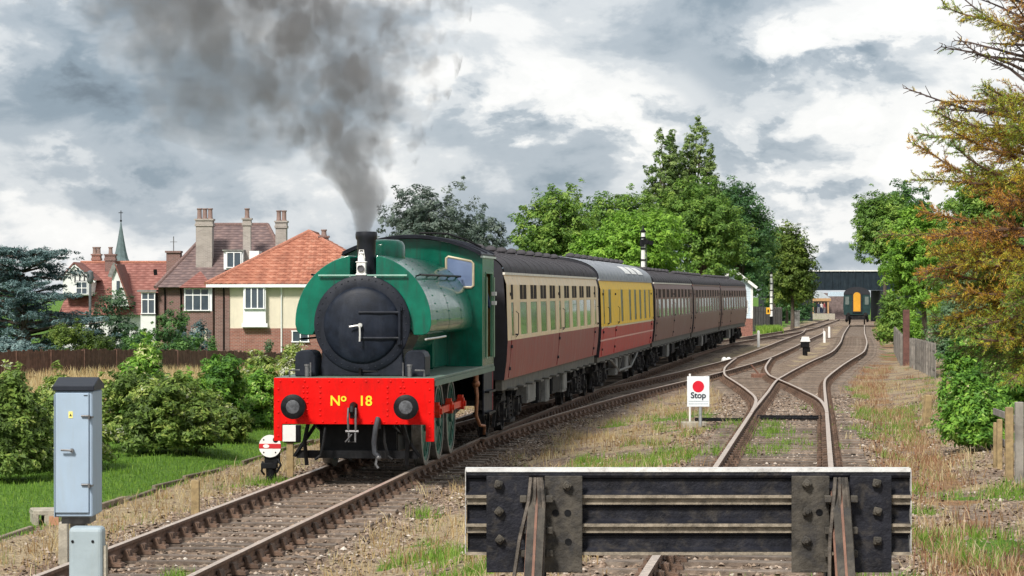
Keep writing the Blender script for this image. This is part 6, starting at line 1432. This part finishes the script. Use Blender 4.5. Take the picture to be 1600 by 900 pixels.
# twiggy stems inside the hedge
# --- conifer at the right edge
def spruce():
    Y0 = 24.6; X0 = PX(1622, Y0); gz = float(ground_z(X0, Y0)); r = thing('spruce_tree', 'scraggy spruce with rusty needles and bare top twigs at the right edge', 'tree', (X0, Y0, gz)); rr = random.Random(9)
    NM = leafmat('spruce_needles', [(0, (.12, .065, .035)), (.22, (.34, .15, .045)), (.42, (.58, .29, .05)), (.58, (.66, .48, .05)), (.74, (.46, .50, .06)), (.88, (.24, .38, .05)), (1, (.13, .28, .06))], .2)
    zt = 6.4; b = MB(); b.tube([(-.02, -.1, -.3), (.0, 0, 1.0), (.06, .0, 2.6), (.12, 0, 4.6), (.15, 0, zt)], [.12, .10, .085, .055, .02], 9)
    P = []; D = []; T = []; br = MB(); bare = MB()
    def needles(p, q, d, n, tone):
        for k in range(n):
            u = Vector((rr.gauss(0, 1), rr.gauss(0, 1), rr.gauss(0, 1))).normalized(); P.append(p.lerp(q, rr.random()) + u*.005); D.append((u*.75 + d*.85).normalized()); T.append(min(1, max(0, rr.gauss(tone, .07))))
    def twig(p, d, ln, rad, tone, dens, dead, depth):
        q = p + d*ln + Vector((0, 0, rr.uniform(-.10, .06)*ln)); m = p.lerp(q, .5) + Vector((rr.gauss(0, .01), rr.gauss(0, .01), rr.gauss(0, .012)))
        (bare if dead else br).tube([p, m, q], [rad, rad*.8, rad*.5], 3); needles(p, q, d, int(ln*dens), tone)
        if depth:
            k = max(2, int(ln/.045))
            for i in range(1, k+1):
                w = Vector((rr.gauss(0, 1), rr.gauss(0, 1), rr.gauss(-.1, .6))); w = (w - d*w.dot(d)).normalized(); f = i/k
                twig(p.lerp(q, f*.95), (d*.8 + w*.75).normalized(), ln*(.55-.3*f)*rr.uniform(.6, 1.2), rad*.75, tone + .10*f + rr.gauss(0, .05), dens, dead, 0)
    nb = 116
    for i in range(nb):
        z = 1.85 + 4.1*(i+rr.random())/nb; ln = float(np.interp(z, [1.85, 2.3, 3.05, 3.7, 4.3, 5.0, 5.9], [.80, 1.15, 1.50, 1.32, 1.18, .70, .28]))*rr.uniform(.72, 1.05)
        a = rr.gauss(math.pi, .95) if i % 3 else rr.uniform(0, 6.28); up = float(np.interp(z, [1.9, 2.6, 3.4, 4.2, 5.2], [-.12, .02, .20, .36, .55])) + rr.gauss(0, .10)
        dead = z > 3.55 and rr.random() < float(np.interp(z, [3.55, 4.1, 5], [.35, .75, .8])); d = Vector((math.cos(a), math.sin(a), up)).normalized(); p = Vector((.05 + .02*z, 0, z)); pts = [p.copy()]; ns = 7
        for k in range(ns):
            d = (d + Vector((rr.gauss(0, .09), rr.gauss(0, .09), rr.gauss(.02 if k > 3 else -.02, .07)))).normalized(); p = p + d*ln/ns; pts.append(p.copy())
        (bare if dead else br).tube(pts, [.020 - .0022*k for k in range(ns+1)], 5)
        tone0 = rr.choice((.46, .58, .66, .74, .80, .86, .90, .94, .98)) + (.06 if z < 2.7 else -.04); step = .05 if not dead else .062; s = .22*ln if not dead else .15
        while s < ln:
            f = s/ln; k = min(ns-1, int(f*ns)); c = pts[k].lerp(pts[k+1], f*ns-k); ax = (pts[k+1]-pts[k]).normalized()
            for _ in range(2 if dead else 3):
                w = Vector((rr.gauss(0, 1), rr.gauss(0, 1), rr.gauss(-.15, .55))); w = (w - ax*w.dot(ax)).normalized(); l2 = ((.05 + .09*rr.random()) if dead else (.10 + .16*(1-f))*rr.uniform(.5, 1.2))
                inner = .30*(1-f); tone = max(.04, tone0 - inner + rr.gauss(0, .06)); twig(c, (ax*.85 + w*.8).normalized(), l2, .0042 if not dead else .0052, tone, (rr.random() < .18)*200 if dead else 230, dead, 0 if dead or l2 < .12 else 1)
            s += step*rr.uniform(.7, 1.3)
        if not dead: needles(pts[-2], pts[-1], d, 40, tone0 + .12)
    P = np.array([tuple(p) for p in P]); D = np.array([tuple(d) for d in D]); n = len(P); ln = RNG.uniform(.018, .034, n)[:, None]; w = np.cross(D, RNG.normal(size=(n, 3))); w /= np.linalg.norm(w, axis=1, keepdims=True)
    V = np.stack([P - w*.003, P + w*.003, P + D*ln], 1).reshape(-1, 3)
    link('needles', np_mesh('needles', V, np.arange(3*n).reshape(n, 3), NM, {'tint': np.repeat(np.array(T), 3)}), None, r)
    b.build('trunk', mat('spruce_bark', (.16, .125, .10), .9, 0, .35, 9, .5, 30), r); br.build('branches', mat('spruce_twig', (.13, .075, .05), .9, 0, .3), r); bare.build('bare_twigs', mat('bare_twig', (.07, .048, .042), .9, 0, .3), r)
spruce()
# ------------------------------------------------------------------ grasses
def blades(name, X, Y, h, w, tint, mt, label, cat, lean=.5, z=None):
    n = len(X); z = ground_z(X, Y) - .01 if z is None else z; a = RNG.uniform(0, 6.28, n); t = RNG.uniform(0, 6.28, n); l = np.abs(RNG.normal(0, lean, n))*h
    B = np.stack([X, Y, z], -1); wx = np.stack([np.cos(a), np.sin(a), 0*a], -1)*w[:, None]*.5; tip = np.stack([np.cos(t)*l, np.sin(t)*l, h], -1); mid = np.stack([np.cos(t)*l*.35, np.sin(t)*l*.35, h*.6], -1)
    V = np.stack([B - wx, B + wx, B + mid + wx*.7, B + tip, B + mid - wx*.7], 1).reshape(-1, 3)
    i = np.arange(n)[:, None]*5; Fc = np.concatenate([i + np.array([[0, 1, 2]]), i + np.array([[0, 2, 4]]), i + np.array([[4, 2, 3]])], 0)
    return tag(link(name, np_mesh(name, V, Fc, mt, {'tint': np.repeat(tint, 5)})), label, cat, kind='stuff')
GRASS = leafmat('grass_blade', [(0, (.06, .14, .015)), (.5, (.14, .27, .028)), (1, (.28, .40, .07))], .35, .6)
DRY = leafmat('dry_blade', [(0, (.14, .075, .035)), (.35, (.30, .19, .08)), (.65, (.44, .34, .17)), (.85, (.58, .49, .29)), (1, (.14, .20, .04))], .25, .7)
RUSTB = leafmat('rust_blade', [(0, (.16, .075, .045)), (.3, (.32, .16, .085)), (.55, (.42, .29, .17)), (.8, (.54, .45, .29)), (1, (.19, .27, .05))], .25, .7)
def tufts(n, per, spread): return np.repeat(np.arange(n), per), RNG.normal(0, spread, (n*per)), RNG.normal(0, spread, (n*per))
def grow():
    # mown bank left of the train
    n = 46000; y = 31 + 58*RNG.random(n)**1.25; x = X_MAIN(y) - RNG.uniform(2.95, 7.6, n); blades('bank_grass', x, y, RNG.uniform(.025, .10, n), RNG.uniform(.010, .018, n), np.clip(RNG.normal(.5, .2, n) + .5*(fbm(x, y, 1.2, 4)-.5), 0, 1), GRASS, 'mown green grass bank between the hedge and the plank edging', 'grass', .35)
    # straw coloured field behind the hedge
    n = 30000; y = 52 + 62*RNG.random(n); x = X_MAIN(y) - 7.6 - RNG.random(n)**1.2*12; blades('field_grass', x, y, RNG.uniform(.15, .5, n), RNG.uniform(.015, .03, n), np.clip(RNG.normal(.66, .15, n), 0, .9), DRY, 'straw coloured long grass between the hedge and the board fence', 'grass', .3)
    # tufts on the waste ground between the lines
    m = 9000; yy = 21 + 75*RNG.random(m)**1.35; xx = X_MAIN(yy) + RNG.uniform(-2.9, 12, m); g, d, f, ru = zones(xx, yy); inb = (xx < X_T3(yy) + 6.5)
    nt = np.minimum(np.minimum(np.abs(xx-X_MAIN(yy)), np.abs(xx-X_T3(yy))), np.where(yy > 56, np.minimum(np.abs(xx-X_T2(yy)), np.abs(xx-X_TX(yy))), 9)); off = nt > 1.15
    k = inb & off & ((d > .45) | (RNG.random(m) < .10)); X0, Y0 = xx[k], yy[k]; i, dx, dy = tufts(len(X0), 9, .09); n = len(i)
    hh = np.repeat(RNG.uniform(.05, .24, len(X0)), 9)*RNG.uniform(.5, 1.2, n); tt = np.repeat(np.clip(RNG.normal(.58, .22, len(X0)), 0, 1), 9); blades('dry_grass', X0[i]+dx, Y0[i]+dy, hh, RNG.uniform(.006, .013, n), np.clip(tt + RNG.normal(0, .1, n), 0, 1), DRY, 'dry straw coloured grass tufts on the waste ground between the lines', 'grass', .6)
    k = inb & off & (g > .4) & (xx > X_MAIN(yy) + 1.2); X0, Y0 = xx[k], yy[k]
    extra = []
    for (px, py, Yd, nn, sx, sy) in ((1020, 718, 44, 60, .7, 1.2), (850, 715, 42, 10, .4, .5), (740, 880, 27, 22, .35, .4), (700, 830, 30, 10, .3, .5), (1390, 715, 37, 26, .35, .8), (1440, 890, 22.5, 40, .6, .4), (1500, 885, 23, 30, .7, .4), (1190, 665, 52, 36, .55, 1.6), (1250, 690, 47, 14, .3, 1.0), (280, 860, 29.5, 12, .10, .2), (420, 750, 45, 20, .4, .6), (1190, 640, 56, 14, .4, .8), (1440, 790, 29, 14, .35, .5), (1350, 600, 66, 26, .5, 2), (1160, 700, 45, 20, .4, 1), (1385, 640, 52, 26, .5, 1.5)):
        cx = PX(px, Yd); extra.append(np.stack([cx + RNG.normal(0, sx, nn), Yd + RNG.normal(0, sy, nn)], -1))
    E = np.concatenate(extra); X0 = np.concatenate([X0, E[:, 0]]); Y0 = np.concatenate([Y0, E[:, 1]]); i, dx, dy = tufts(len(X0), 26, .09); n = len(i)
    hh = np.repeat(RNG.uniform(.06, .2, len(X0)), 26)*RNG.uniform(.5, 1.2, n); blades('green_tufts', X0[i]+dx, Y0[i]+dy, hh, RNG.uniform(.007, .014, n), np.clip(RNG.normal(.6, .2, n), 0, 1), GRASS, 'green grass tufts scattered between the rails and on the waste ground', 'grass', .5)
    # rusty dock and weeds right of the siding
    m = 2600; yy = 24 + 95*RNG.random(m)**1.3; xx = X_T3(yy) + RNG.uniform(1.35, 5.6, m)**1.0; g, d, f, ru = zones(xx, yy); k = (ru > .5) | (RNG.random(m) < .10); X0, Y0 = xx[k], yy[k]; i, dx, dy = tufts(len(X0), 16, .10); n = len(i)
    hh = np.repeat(RNG.uniform(.05, .24, len(X0)), 16)*RNG.uniform(.4, 1.2, n); tt = np.repeat(np.clip(RNG.normal(.45, .25, len(X0)), 0, 1), 16); blades('rusty_weeds', X0[i]+dx, Y0[i]+dy, hh, RNG.uniform(.007, .016, n), np.clip(tt + RNG.normal(0, .12, n), 0, 1), RUSTB, 'rust brown dying weeds along the right side of the siding', 'weeds', .55)
    # rank grass by the far signal post
    Y = 236; n = 2600; x = RNG.uniform(PX(1178, Y), PX(1203, Y), n); y = RNG.uniform(224, 234, n); blades('rank_grass', x, y, RNG.uniform(.3, .8, n), RNG.uniform(.04, .08, n), np.clip(RNG.normal(.75, .2, n), 0, 1), GRASS, 'bright patch of long grass in front of the grey board fence', 'grass', .3)
    # dead stalks / leaf litter, flat on the bank and path
    n = 16000; y = 23 + 50*RNG.random(n)**1.3; x = np.where(RNG.random(n) < .4, X_MAIN(y) - RNG.uniform(1.5, 3.0, n), X_T3(y) + RNG.uniform(1.4, 6, n)); blades('litter', x, y, RNG.uniform(.01, .05, n), RNG.uniform(.008, .02, n), np.clip(RNG.normal(.5, .2, n), 0, .9), DRY, 'dead stalks and litter lying on the ballast shoulders', 'litter', 2.2)
grow()
# ------------------------------------------------------------------ smoke
def smoke():
    base = loco.matrix_basis @ Vector((0, 1.30, 3.70)); Yb = base.y
    st = [(364, 567, 16), (345, 568, 21), (320, 569, 36), (290, 562, 58), (250, 541, 90), (200, 520, 122), (150, 508, 152), (100, 492, 178), (50, 458, 214), (0, 420, 246), (-60, 385, 260), (-110, 360, 265)]
    Z = [PZ(p, Yb) - base.z for p, _, _ in st]; Xc = [PX(x, Yb) - base.x for _, x, _ in st]; R = [r/F*Yb for _, _, r in st]
    q = MB(); n = 28; V = []
    for z, x, r in zip(Z, Xc, R):
        g = 1.30; dl = .95*sstep(z, .6, 2.0)
        for i in range(n):
            t = 2*math.pi*i/n; c, s = math.cos(t), math.sin(t); V.append((x + r*g*c - (dl*2.1*max(0, -c))*1.0, r*g*s*1.0, z))
    q.add(V, [(j*n+i, j*n+(i+1) % n, (j+1)*n+(i+1) % n, (j+1)*n+i) for j in range(len(Z)-1) for i in range(n)], True); q.add(V[:n], [tuple(range(n))]); q.add(V[-n:], [tuple(range(n))])
    t = NT('smoke'); t.N.remove(t.b)
    v = t.coords('Object'); sp = t.n('ShaderNodeSeparateXYZ'); t.L.new(v, sp.inputs[0]); x, y, z = sp.outputs
    def curve(pts):
        f = t.n('ShaderNodeFloatCurve'); lo, hi = min(p[1] for p in pts), max(p[1] for p in pts); zmax = Z[-1]
        cm = f.mapping.curves[0]; P = [(p[0]/zmax, (p[1]-lo)/(hi-lo)) for p in pts]
        cm.points[0].location = P[0]; cm.points[1].location = P[-1]
        for p in P[1:-1]: cm.points.new(*p)
        for p in cm.points: p.handle_type = 'AUTO_CLAMPED'
        f.mapping.update(); t.put(f.inputs['Value'], t.math('DIVIDE', z, zmax, clamp=True)); return t.math('ADD', t.math('MULTIPLY', f.outputs[0], hi-lo), lo)
    xc = curve(list(zip(Z, Xc))); rad = curve(list(zip(Z, R)))
    wv = t.n('ShaderNodeVectorMath', operation='MULTIPLY'); t.L.new(v, wv.inputs[0]); wv.inputs[1].default_value = (1, 1, .8)
    n2 = t.noise(wv.outputs[0], 3.2, 5, .66, .6); 
    dx = t.math('DIVIDE', t.math('SUBTRACT', x, xc), rad); dy = t.math('DIVIDE', y, rad)
    d = t.math('SQRT', t.math('ADD', t.math('MULTIPLY', dx, dx), t.math('MULTIPLY', dy, dy)))
    hgt = t.smooth(z, .25, 1.9)
    wn = t.n('ShaderNodeTexNoise'); t.L.new(wv.outputs[0], wn.inputs['Vector']); wn.inputs['Scale'].default_value = 1.6; wn.inputs['Detail'].default_value = 3
    wq = t.n('ShaderNodeVectorMath', operation='MULTIPLY_ADD'); t.L.new(wn.outputs['Color'], wq.inputs[0]); wq.inputs[1].default_value = (.55, .55, .55); t.L.new(wv.outputs[0], wq.inputs[2])
    def puff(sc):
        q = t.n('ShaderNodeTexVoronoi', feature='SMOOTH_F1'); t.L.new(wq.outputs[0], q.inputs['Vector']); q.inputs['Scale'].default_value = sc; q.inputs['Smoothness'].default_value = .25; return q.outputs['Distance']
    p1, p2 = puff(1.7), puff(4.2)
    wob = t.math('ADD', t.math('ADD', t.math('MULTIPLY', t.math('SUBTRACT', p1, .42), 2.0), t.math('MULTIPLY', t.math('SUBTRACT', p2, .45), .95)), t.math('MULTIPLY', t.math('SUBTRACT', n2, .5), .8))
    dd = t.math('ADD', d, t.math('MULTIPLY', wob, t.math('ADD', t.math('MULTIPLY', hgt, .88), .12)))
    core = t.math('SUBTRACT', 1.0, t.smooth(dd, .66, .88))
    lf = t.smooth(t.math('MULTIPLY', dx, -1), -.1, .9)       # the side drifting away to the left thins out
    dens = t.math('MULTIPLY', core, t.math('SUBTRACT', 1.0, t.math('MULTIPLY', lf, .40)))
    # thin veil drifting left
    dxv = t.math('DIVIDE', t.math('ADD', t.math('SUBTRACT', x, xc), 1.55), 1.75); dv = t.math('ADD', t.math('ADD', t.math('MULTIPLY', dxv, dxv), t.math('MULTIPLY', dy, dy)), t.math('MULTIPLY', wob, .9))
    veil = t.math('MULTIPLY', t.math('SUBTRACT', 1.0, t.smooth(dv, .2, 1.0)), t.smooth(z, .9, 2.0))
    fall = t.math('SUBTRACT', 1.0, t.math('MULTIPLY', t.smooth(z, 1.5, 4.6), .62))
    tot = t.math('ADD', t.math('MULTIPLY', dens, t.math('MULTIPLY', t.math('MULTIPLY', fall, 9.0), t.math('ADD', t.math('ADD', .10, t.math('MULTIPLY', t.math('SUBTRACT', 1.0, hgt), .7)), t.smooth(t.math('ADD', t.math('MULTIPLY', p2, -.5), t.math('ADD', t.math('MULTIPLY', p1, -.4), n2)), -.12, .34)))), t.math('MULTIPLY', veil, .55))
    conc = t.math('ADD', 1.0, t.math('MULTIPLY', t.math('SUBTRACT', 1.0, t.smooth(z, .0, 1.4)), 1.8)); tot = t.math('MULTIPLY', tot, conc)
    pv = t.n('ShaderNodeVolumePrincipled'); pv.inputs['Color'].default_value = (.40, .405, .43, 1); t.put(pv.inputs['Density'], tot); pv.inputs['Anisotropy'].default_value = .2
    t.L.new(pv.outputs[0], t.out.inputs['Volume'])
    o = q.build('smoke', t.m); o.location = base; tag(o, 'dark grey coal smoke billowing up and left from the chimney', 'smoke', kind='stuff')
smoke()
